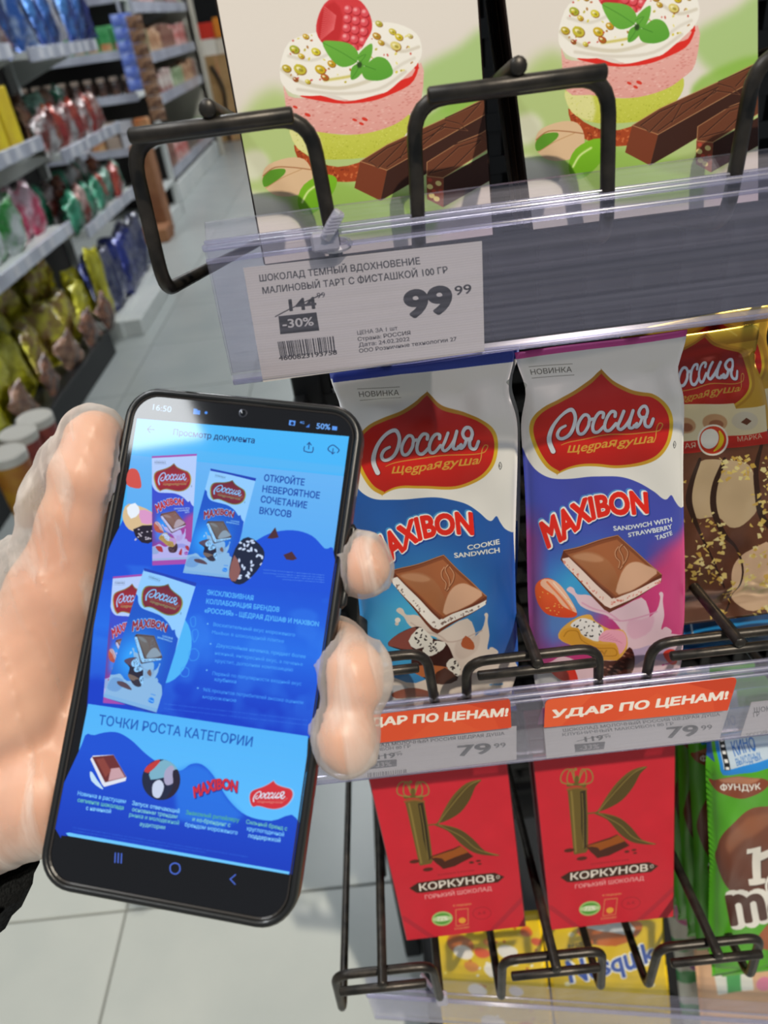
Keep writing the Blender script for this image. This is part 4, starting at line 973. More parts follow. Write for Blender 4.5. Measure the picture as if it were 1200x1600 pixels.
# ---- price labels
L1 = [(380, 419), (753, 377), (757, 549), (411, 597)]; L2 = [(540, 1166), (807, 1135), (807, 1187), (546, 1218)]
L3 = [(850, 1139), (1140, 1105), (1124, 1155), (854, 1185)]; L4 = [(1174, 1098), (1280, 1086), (1270, 1138), (1157, 1151)]
T1 = [(548, 1122), (797, 1090), (799, 1137), (548, 1166)]; T2 = [(852, 1094), (1153, 1058), (1137, 1110), (850, 1137)]
INK = '161414'
def label1():
    a = Art(1100, 540, 'F0EAE2', L1); f = k(2.5, 300, 340)
    for q in range(60):
        y = 370 + q * 4; a.stroke([(370, y + 12), (760, y - 30)], .8, 'C8C0BC', .35, smooth=0)
    a.text('ШОКОЛАД ТЕМНЫЙ ВДОХНОВЕНИЕ', f([(268, 250)])[0], f([(902, 178)])[0], 10.5, '222222', .014)
    a.text('МАЛИНОВЫЙ ТАРТ С ФИСТАШКОЙ 100 ГР', f([(280, 298)])[0], f([(1006, 212)])[0], 10.5, '222222', .012)
    a.text('144', f([(388, 362)])[0], f([(498, 350)])[0], 18, INK, .035); a.text('99', f([(500, 312)])[0], f([(532, 308)])[0], 8.5, INK)
    a.stroke(f([(330, 386), (400, 350), (520, 296)]), 1.6, INK)
    a.fill(f([(343, 384), (496, 366), (507, 436), (350, 454)]), '0E0E10'); a.text('-30%', f([(360, 430)])[0], f([(486, 416)])[0], 13.5, 'E4E0DC', .022)
    a.text('99', f([(845, 385)])[0], f([(1030, 362)])[0], 42, '0C0C10', .050); a.text('99', f([(1034, 302)])[0], f([(1096, 294)])[0], 15, INK, .01)
    x = 0
    while x < 226:
        w = RNG.choice([2.2, 3.5, 5.5]); t = x / 226.; tw = min(w, 226 - x) / 226.
        p = lambda u: (338 + 226 * u, 484 - 27 * u); q_ = lambda u: (350 + 222 * u, 545 - 26 * u)
        a.fill(f([p(t), p(t + tw), q_(t + tw), q_(t)]), INK); x += w + RNG.choice([2.5, 4, 6])
    a.text('4600823193758', f([(344, 556)])[0], f([(578, 530)])[0], 7.6, INK, .012)
    for t, x0, y0, x1, y1 in (('ЦЕНА ЗА 1 шт', 658, 452, 815, 434), ('Страна: РОССИЯ', 660, 478, 865, 454), ('Дата: 24.02.2022', 664, 501, 862, 478), ('ООО Розничные технологии 27', 666, 525, 1040, 480)): a.text(t, f([(x0, y0)])[0], f([(x1, y1)])[0], 6.4, '444242', .012)
    a.text('В Л', (378, 499), (389, 497), 3, '8A8888')
    return a
art_l1 = label1()
def lab2(L, lines, price, x_old, y_old, x_new, seed):
    a = Art(900, 420, 'F0ECE6', L)
    for t, p0, p1 in lines: a.text(t, p0, p1, 4.8, '262626', .010)
    (x, y) = x_old; a.text('119', (x, y), (x + 28, y - 3), 7.6, INK, .03); a.text('99', (x + 30, y - 5), (x + 39, y - 6), 4.5, INK); a.stroke([(x - 12, y - 1), (x + 36, y - 12)], 1, INK)
    a.fill([(x - 16, y + 4), (x + 30, y), (x + 30, y + 11), (x - 15, y + 16)], '5A5658'); a.text('-33%', (x - 8, y + 13), (x + 22, y + 10), 7, 'D0CCC8', .01)
    u = -16
    while u < 46: a.fill([(x + u, y + 20 - u * .1), (x + u + 1.2, y + 20 - u * .1), (x + u + 1.6, y + 32 - u * .1), (x + u + .4, y + 32 - u * .1)], '5A5458'); u += RNG.choice([2, 3, 3.6])
    (x, y) = x_new; a.text('79', (x, y), (x + 52, y - 5), 16.5, '2A2A2C', .03); a.text('99', (x + 56, y - 12), (x + 74, y - 14), 7.5, '2A2A2C', .01)
    return a
art_l2 = lab2(L2, [('ШОКОЛАД МОЛОЧНЫЙ РОССИЯ ЩЕДРАЯ ДУША', (560, 1170), (789, 1148)), ('МАКСИБОН 80 ГР', (562, 1176.5), (643, 1168))], 0, (591, 1186), 0, (717, 1181), 1)
art_l3 = lab2(L3, [('ШОКОЛАД МОЛОЧНЫЙ РОССИЯ ЩЕДРАЯ ДУША', (879, 1144), (1124, 1119)), ('КЛУБНИЧНЫЙ МАКСИБОН 80 ГР', (878, 1151), (1048, 1134))], 0, (911, 1160), 0, (1038, 1154), 2)
def lab4():
    a = Art(600, 420, 'F0ECE6', L4); a.text('ШОКОЛАД', (1179, 1112), (1240, 1106), 7, '3A3A3A', .012); a.text('ГР', (1178, 1119), (1188, 1118), 7, '3A3A3A', .012); a.text('РОССИЯ', (1168, 1152), (1200, 1146), 6, '7A7878'); return a
art_l4 = lab4()
def topper(T, x0, y0, x1, y1):
    a = Art(900, 320, 'E0522C', T); q = T
    def P(u, v): return tuple((np.array(q[0]) * (1 - u) + np.array(q[1]) * u) * (1 - v) + (np.array(q[3]) * (1 - u) + np.array(q[2]) * u) * v)
    for tr, c in (([(0, 0), (.22, 0), (.08, 1), (0, 1)], 'EA6236'), ([(.35, 1), (.55, .2), (.8, 1)], 'E45A30'), ([(.70, 0), (1, 0), (1, .5), (.85, .3)], 'C83E20'), ([(.86, .3), (1, .55), (1, 1), (.92, 1)], 'D84826')): a.fill([P(*t) for t in tr], c, .8)
    a.text('УДАР ПО ЦЕНАМ!', (x0, y0), (x1, y1), 12.0, 'F4EAE0', .045, up=(2.2, -12.0)); return a
art_t1 = topper(T1, 556, 1136, 793, 1118); art_t2 = topper(T2, 859, 1122, 1136, 1092)

# ---- the phone screen
def screen():
    q = [pix(P) for P in (ph(.0026, .0026), ph(PW - .0026, .0026), ph(PW - .0026, PH_ - .0026), ph(.0026, PH_ - .0026))]
    a = Art(1000, 2120, '040406', q); s1, s2, s3 = k(3, 180, 600), k(3, 140, 860), k(2.857, 80, 1100)
    H_, W_ = a.h, a.w; yy, xx = np.mgrid[0:H_, 0:W_] / np.array([H_, W_])[:, None, None]
    TL, TR, BR, BL = (213, 653), (545, 681), (452, 1366), (106, 1304)
    a.fill([TL, TR, BR, BL], ramp([(0, '48B8FA'), (.5, '3CA8F4'), (1, '4CB4F8')]))
    a.fill(s1([(92, 276), (1080, 385), (1070, 420), (84, 330)]), '66B4F0', .4, 6)
    a.fill(s1([(70, 330), (1070, 430), (1020, 800), (980, 1160), (0, 1000)]), ramp([(.1, '68B4F4'), (.35, '54A8F2')]))
    D0, D1_, D2_ = '0A48D8', '1450DC', '1C6CEC'
    # first wave
    a.fill(s1([(30, 640), (120, 690), (240, 780), (400, 800), (600, 760), (720, 700), (830, 684), (920, 710), (980, 770), (1024, 800), (985, 1200), (-40, 1100)]), '1450D8', smooth=4)
    a.fill([(150, 905), (520, 925), (490, 1155), (134, 1108)], ramp([(.3, '0E40CC'), (.5, '1E6CE8'), (.62, '0A3CC8')]), soft=3)
    n = value_noise(W_, H_, 150, 33); m = a.mask([(150, 880), (522, 900), (490, 1155), (134, 1108)], soft=6)
    a.a = np.where((m * np.clip((n - .5) * 2, 0, .3))[..., None] > 0, a.a * (1 - (m * np.clip((n - .5) * 2, 0, .3))[..., None]) + col3('3C8CF4') * (m * np.clip((n - .5) * 2, 0, .3))[..., None], a.a)
    # status bar
    a.text('16:50', s1([(172, 118)])[0], s1([(258, 130)])[0], 9.5, '9AC4F4'); a.fill(s1([(364, 112), (380, 114), (384, 120), (396, 121), (394, 142), (362, 138)]), '4A90F0'); a.ell(s1([(423, 132)])[0], 2.4, 2.4, '4A90F0')
    a.text('50%', s1([(940, 206)])[0], s1([(1006, 212)])[0], 9, '6AA4F0', .03); a.fill(s1([(1016, 194), (1040, 197), (1038, 216), (1014, 213)]), '5A98F0'); a.fill(s1([(814, 166), (844, 170), (840, 194), (811, 190)]), '5A98F0'); a.ell(s1([(828, 182)])[0], 2.6, 2.6, '10204A')
    a.text('4G', s1([(862, 182)])[0], s1([(884, 185)])[0], 4, '5A98F0', .03); a.fill(s1([(890, 200), (910, 184), (908, 202)]), '4078D0')
    # title row
    a.stroke(s1([(180, 212), (148, 209)]), 1.5, '143060', smooth=0); a.stroke(s1([(164, 194), (147, 209), (160, 226)]), 1.5, '143060', smooth=0)
    a.text('Просмотр документа', s1([(268, 236)])[0], s1([(650, 276)])[0], 9.6, '16346C', .01)
    a.stroke(s1([(886, 290), (884, 312), (922, 318), (926, 294)]), 1.4, '1C4080', smooth=2); a.stroke(s1([(905, 302), (908, 272)]), 1.4, '1C4080', smooth=0); a.stroke(s1([(898, 282), (908, 271), (917, 284)]), 1.3, '1C4080', smooth=0)
    a.stroke(s1([(1006, 315), (996, 305), (1002, 292), (1020, 284), (1038, 296), (1048, 308), (1040, 320)]), 1.4, '1C4080'); a.stroke(s1([(1020, 300), (1017, 326)]), 1.3, '1C4080', smooth=0); a.stroke(s1([(1010, 316), (1017, 326), (1027, 318)]), 1.2, '1C4080', smooth=0)
    # packs
    tint = Art(art_straw.w, art_straw.h); tint.a = np.clip(art_straw.a * np.array([.78, .86, 1.0]) + np.array([0, .03, .10]), 0, 1)
    tin2 = Art(art_cookie.w, art_cookie.h); tin2.a = np.clip(art_cookie.a * np.array([.62, .84, 1.0]) + np.array([0, .04, .12]), 0, 1)
    a.fill(s1([(60, 400), (100, 402), (118, 460), (110, 488), (50, 470)]), 'D05048', smooth=3)
    for c, al in (((60, 600), 1), ((110, 690), 1)): pass
    a.fill(s1([(30, 620), (60, 560), (170, 600), (176, 660), (120, 690), (60, 680)]), 'D8BC90', smooth=3); a.fill(s1([(50, 580), (90, 556), (112, 600), (70, 630)]), 'E8F0FA', smooth=2); a.fill(s1([(110, 590), (165, 600), (172, 650), (120, 650)]), 'D898C8', smooth=2)
    a.fill(s1([(80, 680), (172, 660), (175, 735), (120, 742)]), '20182A', smooth=2)
    for _ in range(16): a.ell(s1([(90 + RNG.rand() * 80, 680 + RNG.rand() * 55)])[0], 1.6, 1, 'C8C0D0')
    a.blit(tint, s1([(168, 336), (380, 325), (348, 842), (170, 850)]))
    a.blit(tin2, s1([(444, 394), (658, 440), (532, 918), (314, 884)]))
    s = s1([(530, 900), (560, 770), (620, 716), (690, 770), (690, 830), (640, 900), (580, 940)]); a.fill(s, '16203C', smooth=3); m = a.mask(s, 3)
    for _ in range(34): a.ell(s1([(560 + RNG.rand() * 130, 730 + RNG.rand() * 190)])[0], 3.2, 1.7, 'C8D8F4', RNG.rand() * 3, clip=m)
    a.fill(s1([(530, 900), (555, 800), (585, 870), (560, 925)]), '8A5A58', smooth=2)
    for P in ([(710, 722), (748, 670), (764, 718), (735, 724)], [(786, 800), (826, 784), (850, 818), (830, 826), (800, 822)]): a.fill(s1(P), '4A2830', smooth=0)
    for t, y in (('ОТКРОЙТЕ', 0), ('НЕВЕРОЯТНОЕ', 1), ('СОЧЕТАНИЕ', 2), ('ВКУСОВ', 3)):
        x0, y0, x1, y1 = ((694, 452, 884, 474), (686, 504, 956, 536), (678, 552, 896, 582), (672, 606, 822, 624))[y]; a.text(t, s1([(x0, y0)])[0], s1([(x1, y1)])[0], 10.5, '1A4CA8', .022)
    for y in range(4): a.text('шоколад молочный с начинкой печенье', s2([(812 + y * 30 * (y > 1), 92 + y * 15)])[0], s2([(1098, 118 + y * 11)])[0], 2, '78A8F0', alpha=.8)
    # second panel
    a.ell(s2([(360, 460)])[0], 37, 56, '4CB4F8', .25); 
    a.blit(tint, s2([(105, 122), (300, 105), (240, 730), (58, 716)]))
    a.blit(tin2, s2([(252, 82), (498, 152), (306, 772), (60, 688)]))
    for t, x0, y0, x1, y1 in (('ЭКСКЛЮЗИВНАЯ', 546, 206, 764, 234), ('КОЛЛАБОРАЦИЯ БРЕНДОВ', 542, 248, 886, 288), ('«РОССИЯ» - ЩЕДРАЯ ДУША® И MAXIBON', 534, 290, 1072, 356)): a.text(t, s2([(x0, y0)])[0], s2([(x1, y1)])[0], 7.6, '54B0FA', .03)
    for t, x0, y0, x1, y1, b in (('Восхитительный вкус мороженого', 576, 354, 960, 404, .01), ('Maxibon в шоколадной плитке', 570, 390, 908, 434, 0), ('Двухслойная начинка, придает более', 590, 452, 1010, 506, .01), ('нежный, интересный вкус, а печенье', 584, 488, 996, 542, 0), ('хрустит, дополняя композицию', 582, 524, 950, 568, 0), ('Первый по популярности входный вкус', 572, 584, 990, 634, 0), ('клубника', 582, 612, 684, 624, .01), ('96% процентов потребителей высоко оценили', 528, 660, 998, 722, 0), ('мороженое', 526, 694, 684, 712, 0)): a.text(t, s2([(x0, y0)])[0], s2([(x1, y1)])[0], 5.6, '4CA8FA', b + .006, alpha=.85)
    for p in ((550, 344), (564, 438), (546, 562), (504, 646)): a.ell(s2([p])[0], 1.3, 1.3, '6CB8FA')
    for q in ([(470, 320), (490, 312), (492, 350), (476, 356)], [(478, 380), (500, 372), (505, 400), (486, 430)], [(462, 480), (486, 460), (508, 480), (500, 510), (470, 515)], [(430, 550), (460, 556), (456, 590), (426, 586)]): a.stroke(s2(q), 1.0, '3C9CF4', .9, closed=True)
    for y in range(2): a.text('по данным исследования категории шоколадных плиток за год в городах среди покупателей и продавцов сети', s2([(345, 722 + y * 22)])[0], s2([(1018, 800 + y * 22)])[0], 2, '4A88F0', alpha=.7)
    # third panel
    a.fill(s3([(160, 0), (470, 45), (1145, 145), (1130, 400), (1060, 760), (70, 590), (120, 200)]), ramp([(.6, '4CB0F8'), (.9, '60C0FF')]))
    a.fill(s3([(132, 182), (190, 140), (280, 126), (350, 160), (420, 225), (500, 280), (570, 300), (620, 270), (670, 272), (720, 320), (790, 430), (870, 500), (980, 524), (1092, 512), (1092, 780), (60, 640)]), ramp([(.75, '1450D4'), (.95, '0A34B8')]), smooth=4)
    a.fill(s3([(540, 300), (640, 268), (700, 292), (790, 430), (860, 500), (760, 560), (560, 520)]), '2C88F0', .6, 16)
    a.fill(s3([(60, 579), (75, 576), (1062, 752), (1058, 764), (72, 592)]), '6CC8FF')
    a.fill(s3([(40, 590), (72, 592), (1058, 764), (1100, 772), (1040, 1040), (0, 900)]), '040406')
    a.text('ТОЧКИ РОСТА КАТЕГОРИИ', s3([(206, 92)])[0], s3([(893, 192)])[0], 15.5, '1C5CB8', .012)
    # little chocolate piece
    a.fill(s3([(168, 305), (180, 308), (200, 340), (228, 380), (214, 378), (175, 345)]), 'C0E0F8', smooth=2); a.fill(s3([(170, 248), (182, 232), (274, 228), (332, 328), (328, 345), (232, 372), (222, 360)]), 'E0E4F0'); a.fill(s3([(178, 238), (274, 229), (331, 328), (236, 352)]), '6A2A2C'); a.fill(s3([(250, 346), (262, 290), (300, 285), (326, 328)]), 'C8A0A8', soft=1); a.fill(s3([(196, 248), (230, 242), (262, 300), (238, 330)]), '8A4038', soft=1)
    # portrait disc
    c = s3([(487, 340)])[0]; m_ = np.zeros((H_, W_)); t = np.linspace(0, 6.283, 30, endpoint=False); dsc = np.c_[c[0] + 30 * np.cos(t), c[1] + 32 * np.sin(t)]; m_ = a.mask(dsc)
    a.fill(dsc, '1C2440'); a.fill(s3([(440, 290), (500, 250), (560, 280), (580, 340), (500, 330), (440, 340)]), '7AB0C8', clip=m_, smooth=2); a.fill(s3([(410, 290), (470, 250), (480, 262), (430, 310)]), 'C03838', clip=m_, smooth=2)
    a.fill(s3([(505, 300), (535, 275), (550, 310), (545, 350), (515, 365), (500, 345)]), 'A8A4C4', clip=m_, smooth=3); a.fill(s3([(540, 300), (580, 310), (570, 430), (510, 430), (540, 370)]), '241C30', clip=m_, smooth=3); a.fill(s3([(450, 360), (480, 340), (500, 370), (480, 420), (450, 410)]), 'C8D4EC', clip=m_, smooth=3)
    # word mark and badge
    top = s3([(628, 372), (690, 346), (760, 334), (832, 346)]); bot = s3([(634, 420), (690, 400), (760, 380), (828, 396)])
    a.text_curve('MAXIBON', top, bot, '0C2C8C', .09, 1, (.8, .8)); a.text_curve('MAXIBON', top, bot, 'D02838', .05)
    T = hom([BADGE[0], BADGE[8], BADGE[18], BADGE[22]], s3([(990, 344), (1068, 430), (900, 462), (884, 410)]))
    a.pre = lambda P: hmap(T, P); a.fill(np.array([BCEN + (p - BCEN) * 1.05 for p in BADGE]), 'A8C8F0', .7, smooth=6); badge(a, ('C83838', 'D04040', 'C03030'), ('C02030', 'D02C38'), True, 'E8E8F8', 'D8786C'); a.pre = None
    for t, x0, y0, x1, y1, c in (('Новинка в растущем', 112, 408, 328, 446, '7CC8FA'), ('сегменте шоколада', 112, 438, 318, 474, '6CC8B8'), ('с начинкой', 150, 474, 262, 490, '8CD4FA'), ('Запуск отвечающий', 356, 452, 568, 490, '8CD4FA'), ('основным трендам', 356, 480, 558, 514, '7CC8D0'), ('рынка и молодежной', 343, 504, 566, 542, '6CC0C8'), ('аудитории', 390, 546, 504, 562, '7CC8D0'),
            ('Знакомый ритейлеру', 596, 494, 836, 530, '4CA89A'), ('и ко-брендинг с', 626, 524, 796, 552, '7CC8D0'), ('брендом мороженого', 592, 548, 828, 586, '7CC8FA'), ('Сильный бренд с', 866, 536, 1050, 568, '6CC0B8'), ('круглогодичной', 870, 566, 1036, 594, '7CC8FA'), ('поддержкой', 876, 598, 1020, 620, '8CD4FA')): a.text(t, s3([(x0, y0)])[0], s3([(x1, y1)])[0], 6.6, c, .02)
    for y in range(3): a.text('по данным розничного аудита за последние двенадцать месяцев в денежном и натуральном выражении', s3([(92, 556 + y * 14)])[0], s3([(874 - y * 190, 688 - y * 26 + y * 6)])[0], 2, '3C80E8', alpha=.7)
    # navigation keys
    for x in (0, 14, 28): a.stroke(s3([(282 + x, 668 + x * .1), (280 + x, 710 + x * .1)]), 2.0, '4A6CD8', smooth=0)
    a.stroke(s3([(530, 722), (548, 713), (568, 722), (570, 748), (552, 762), (532, 754), (527, 738)]), 2.1, '4A6CD8', closed=True, smooth=3); a.stroke(s3([(820, 765), (796, 785), (818, 808)]), 2.0, '4A6CD8', smooth=0)
    return a
art_screen = screen()
# ------------------------------------------------------------------ products on the display stand
def place(K, V, x0, x1, z0, z1):
    V = np.array(V, float); u = ((V[:, 0] - x0) / (x1 - x0))[:, None]; v = ((V[:, 2] - z0) / (z1 - z0))[:, None]
    P = (K[3] * (1 - u) + K[2] * u) * (1 - v) + (K[0] * (1 - u) + K[1] * u) * v
    P[:, 1] += V[:, 1]; return P
def plane_uv(K, U, V, fat=0.):
    """print coordinates of the face points (U, V in 0..1) - the projective map under which the print was measured"""
    d = np.array([0, fat, 0]); Hm = hom([pix(c - d) for c in K], [(0, 1), (1, 1), (1, 0), (0, 0)])
    U = np.asarray(U, float)[:, None]; V = np.asarray(V, float)[:, None]; P = (K[3] * (1 - U) + K[2] * U) * (1 - V) + (K[0] * (1 - U) + K[1] * U) * V - d
    return hmap(Hm, np.array([pix(p) for p in P]))
def flow_pack(name, K, m, parent, fat=.0050, crimp=.013, seed=1, nu=36, nv=84, pinch=.004, wr=.0006):
    """flow-wrapped bar: closed cushion with flat sealed ends, UV = print plane"""
    rng = np.random.RandomState(seed); ph = rng.rand(8) * 6.28
    w = np.linalg.norm((K[1] - K[0] + K[2] - K[3]) / 2); h = np.linalg.norm((K[0] - K[3] + K[1] - K[2]) / 2); x0, x1, z0, z1, Y = 0., w, 0., h, 0.
    V = []; UV = []
    for side in (0, 1):
        for j in range(nv):
            v = j / (nv - 1); z = z0 + v * h
            e = min(z - z0, z1 - z); body = 0 if e < crimp else min(1, (e - crimp) / .014); body = body * body * (3 - 2 * body)
            pin = pinch * math.exp(-((e - crimp * 1.25) / .010) ** 2) + .0007 * math.sin(v * 9 + ph[0])
            for i in range(nu):
                u = i / (nu - 1); s = 2 * u - 1
                prof = (1 - abs(s) ** 7) ** .5
                x = (x0 + x1) / 2 + s * (w / 2 - pin * (1 if body < 1 or True else 0))
                d = fat * body * prof
                wrk = wr * (math.sin(u * 11 + v * 7 + ph[1]) * math.sin(v * 23 + ph[2] + 3 * u) + .5 * math.sin(u * 23 + ph[3] - v * 31))
                wrk += .0016 * math.exp(-((e - crimp - .008) / .008) ** 2) * math.sin(u * 15 + ph[4] + 4 * abs(s) * v) * (.4 + abs(s))
                if e < crimp: wrk = .0010 * math.sin(u * 5 + ph[5])
                y = Y - (d if side == 0 else -d) - (wrk if side == 0 or e < crimp + .012 else -wrk * .5) - (.0003 if side == 0 else -.0003)
                if i in (0, nu - 1): y = Y - (wrk if e < crimp else 0)
                V.append((x, y, z)); UV.append((u if side == 0 else .02, v))
    n = nu * nv
    Fc = grid_faces(nu, nv) + [tuple(a + n for a in f) for f in grid_faces(nu, nv, True)]
    for j in range(nv - 1):
        a = j * nu; Fc.append((a, a + nu, a + nu + n, a + n)); a += nu - 1; Fc.append((a + nu, a, a + n, a + n + nu))
    for i in range(nu - 1):
        Fc.append((i + 1, i, i + n, i + 1 + n)); a = (nv - 1) * nu + i; Fc.append((a, a + 1, a + 1 + n, a + n))
    UV = np.array(UV); UV = plane_uv(K, UV[:, 0], UV[:, 1], fat * .95)
    return mesh_obj(name, place(K, V, 0, w, 0, h), Fc, m, parent, smooth=True, uv=UV)

def plate(name, K, th, m_front, m_side, parent=None):
    V, Fc = bevel_box_vf(0, .08, 0, th, 0, .18, .0006); V = np.array(V)
    fm = [0 if abs(V[list(f)].mean(0)[1]) < .0003 else 1 for f in Fc]; uv = plane_uv(K, V[:, 0] / .08, V[:, 2] / .18)
    o = mesh_obj(name, place(K, V, 0, .08, 0, .18), Fc, None, parent, uv=uv, mats=[m_front, m_side], fm=fm)
    import bmesh
    bm = bmesh.new(); bm.from_mesh(o.data); bmesh.ops.recalc_face_normals(bm, faces=bm.faces); bm.to_mesh(o.data); bm.free()
    return o

# -- column of flat dessert-print boxes (two columns)
m_tart = print_mat('dessert_box_print', art_tart, .45, spec=.3)
M['tart_side'] = mottled(mat('dark_carton_side', '241611', .4), '1A100C', '34221A', 30)
M['tart_side2'] = mat('tan_carton_side', '4E3A2C', .5)
for c, K in enumerate(KT):
    who = ['left', 'right'][c]
    t = thing('chocolate_box', tuple((K[2] + K[3]) / 2), '%s one of the two tall cream boxes printed with a raspberry tart' % who, 'chocolate box', 'dessert-print boxes at the front of the top row')
    plate('printed_carton', K, .0085, m_tart, M['tart_side'], t)
    V, Fc = box_vf(.001, .079, .001, .0078, .0001, .0006); V = np.array(V); P = K[0] + (K[1] - K[0]) * (V[:, :1] / .08) + V * np.array([0, 1, 1])
    mesh_obj('end_flap', P, Fc, M['tart_side'], t)
    for k in range(1, 6):
        dx = [0, .0012, .0016, .0030, .0034, .0048][k]
        o = plate('chocolate_box', K + np.array([dx, k * .0102, -k * .0102 * S_]), .0085, M['tart_side'] if k % 2 else M['tart_side2'], M['tart_side'] if k % 2 else M['tart_side2'])
        tag(o, 'dark carton edge stacked behind the %s raspberry tart box, %s from the front' % (who, ['', 'second', 'third', 'fourth', 'fifth', 'sixth'][k]), 'chocolate box', 'boxes stacked behind the %s raspberry tart box' % who)

# -- blue (cookie) and pink (strawberry) sandwich chocolates, gold hazelnut chocolate
m_cookie = print_mat('cookie_wrapper_print', art_cookie, .36, metal=.08, coat=.10, spec=.4)
m_straw = print_mat('strawberry_wrapper_print', art_straw, .36, metal=.08, coat=.10, spec=.4)
m_gold = print_mat('hazelnut_wrapper_print', art_gold, .26, metal=.45, coat=.15)
def bar(K, m, label, group, seed, fat=.005, pinch=.0035, wr=.0006):
    t = thing('chocolate_bar', tuple((K[2] + K[3]) / 2), label, 'chocolate bar', group)
    flow_pack('wrapper', K, m, t, seed=seed, fat=fat, pinch=pinch, wr=wr)
    c0 = (K[0] + K[1]) / 2; c1 = (K[2] + K[3]) / 2; V = [p + np.array([dx, fat - .0008 + dy, 0]) for p in (c0 * .92 + c1 * .08, c1 * .92 + c0 * .08) for dx in (-.006, .006) for dy in (0, .0014)]
    mesh_obj('back_seam', V, [(0, 1, 3, 2), (4, 6, 7, 5), (0, 2, 6, 4), (1, 5, 7, 3), (0, 4, 5, 1), (2, 3, 7, 6)], m, t)
    return t
gb = 'sandwich chocolates hanging in the middle row'
bar(KC, m_cookie, 'blue and white chocolate bar reading COOKIE SANDWICH, directly right of the phone', gb, 3)
bar(KC + np.array([[.0052, .0135, -.0050], [.0052, .0135, -.0050], [.001, .0135, -.003], [.001, .0135, -.003]]), m_cookie, 'second blue and white bar, its dark blue corner showing behind the front one', gb, 8, fat=.004)
bar(KS, m_straw, 'pink and blue chocolate bar reading SANDWICH WITH STRAWBERRY TASTE', gb, 5)
gg = 'gold hazelnut chocolates in the middle row'
bar(KG, m_gold, 'gold and brown chocolate bar with whole hazelnuts and chopped nuts on its wrapper', gg, 7, fat=.0045)
bar(KG + np.array([.0105, .012, .002]), m_gold, 'gold hazelnut bar just behind the front gold one, its edge showing on the right', gg, 9, fat=.0045)

# -- two red boxes
m_red = print_mat('red_box_print', art_red, .5, spec=.22)
M['red_side'] = mat('red_box_side', '7E1426', .35)
for c, K in enumerate([K1_, K2_]):
    for k_ in range(3):
        Kk = K + np.array([.001 * k_, .0125 * k_, -.0024 * k_]); who = ['left', 'right'][c]
        if k_ == 0:
            t = thing('chocolate_box', tuple((K[2] + K[3]) / 2), ['left red chocolate box with an ornate gold K', 'right red chocolate box with an ornate gold K, beside the green pouch'][c], 'chocolate box', 'red boxes in the bottom row')
            plate('printed_carton', K, .011, m_red, M['red_side'], t)
            V, Fc = box_vf(0, .08, 0, .010, 0, .0006); V = np.array(V); P = K[0] + (K[1] - K[0]) * (V[:, :1] / .08) + V * np.array([0, 1, 1])
            mesh_obj('end_flap', P, Fc, M['red_side'], t)
        else:
            o = plate('chocolate_box', Kk, .011, M['red_side'], M['red_side'])
            tag(o, 'dark red carton edge behind the %s gold K box, %s of two' % (who, ['', 'nearer', 'farther'][k_]), 'chocolate box', 'boxes stacked behind the %s red box' % who)

# -- green pouches
m_green = print_mat('green_pouch_print', art_green, .36, spec=.35)
gp = 'green pouches in the bottom row'
def pouch(K, m, label, group, seed, fat=.009):
    t = thing('candy_pouch', tuple((K[2] + K[3]) / 2), label, 'candy pouch', group)
    flow_pack('wrapper', K, m, t, seed=seed, fat=fat, crimp=.010, pinch=.001, wr=.0009, nu=30, nv=50)
    a_, b_ = K[3] + (K[2] - K[3]) * .1, K[3] + (K[2] - K[3]) * .6
    V = [p + np.array([0, dy, dz]) for p in (a_, b_) for dy in (-.0005, .0006) for dz in (-.004, .0002)]
    mesh_obj('bottom_tab', V, [(0, 2, 3, 1), (4, 5, 7, 6), (0, 1, 5, 4), (2, 6, 7, 3), (0, 4, 6, 2), (1, 3, 7, 5)], m, t)
    return t
pouch(KM, m_green, 'green candy pouch with brown lettering at the right edge, front of its column', gp, 2)
for k_ in range(1, 5):
    pouch(KM + np.array([-.0028 * k_, .0135 * k_ + .006, .001 - .0028 * k_]), m_green, 'green candy pouch edge, %s behind the front green pouch' % ['', 'first', 'second', 'third', 'fourth'][k_], gp, 2 + k_, fat=.005)

# -- products of the row below
m_y1 = print_mat('yellow_nut_print', art_yel1, .38, spec=.35)
m_y2 = print_mat('yellow_cocoa_print', art_yel2, .38, spec=.35)
m_wg = print_mat('white_green_print', art_wg, .38, spec=.35)
gy = 'small packs of the row under the red boxes'
pouch(corners(QY1, .300, .295), m_y1, 'yellow pack with orange and white print below the left red box', gy, 21, fat=.004)
pouch(corners(QY2, .300, .295), m_y2, 'yellow pack with dark blue lettering below the right red box', gy, 22, fat=.004)
pouch(corners(QW, .345, .335), m_wg, 'white pack with green stripes between the right red box and green pouch', gy, 23, fat=.004)
pouch(corners(QP, .310, .305), print_mat('peach_print', art_peach, .4, spec=.3), 'pale peach pack with green corner at the bottom right', gy, 24, fat=.004)
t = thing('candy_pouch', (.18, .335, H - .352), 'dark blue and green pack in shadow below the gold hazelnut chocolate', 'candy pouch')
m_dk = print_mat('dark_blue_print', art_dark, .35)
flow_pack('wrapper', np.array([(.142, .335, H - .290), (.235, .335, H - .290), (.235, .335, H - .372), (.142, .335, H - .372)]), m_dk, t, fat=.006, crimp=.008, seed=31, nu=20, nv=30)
box('lower_tray', .15, .20, .345, .40, H - .38, H - .373, M['darkmetal'], t)

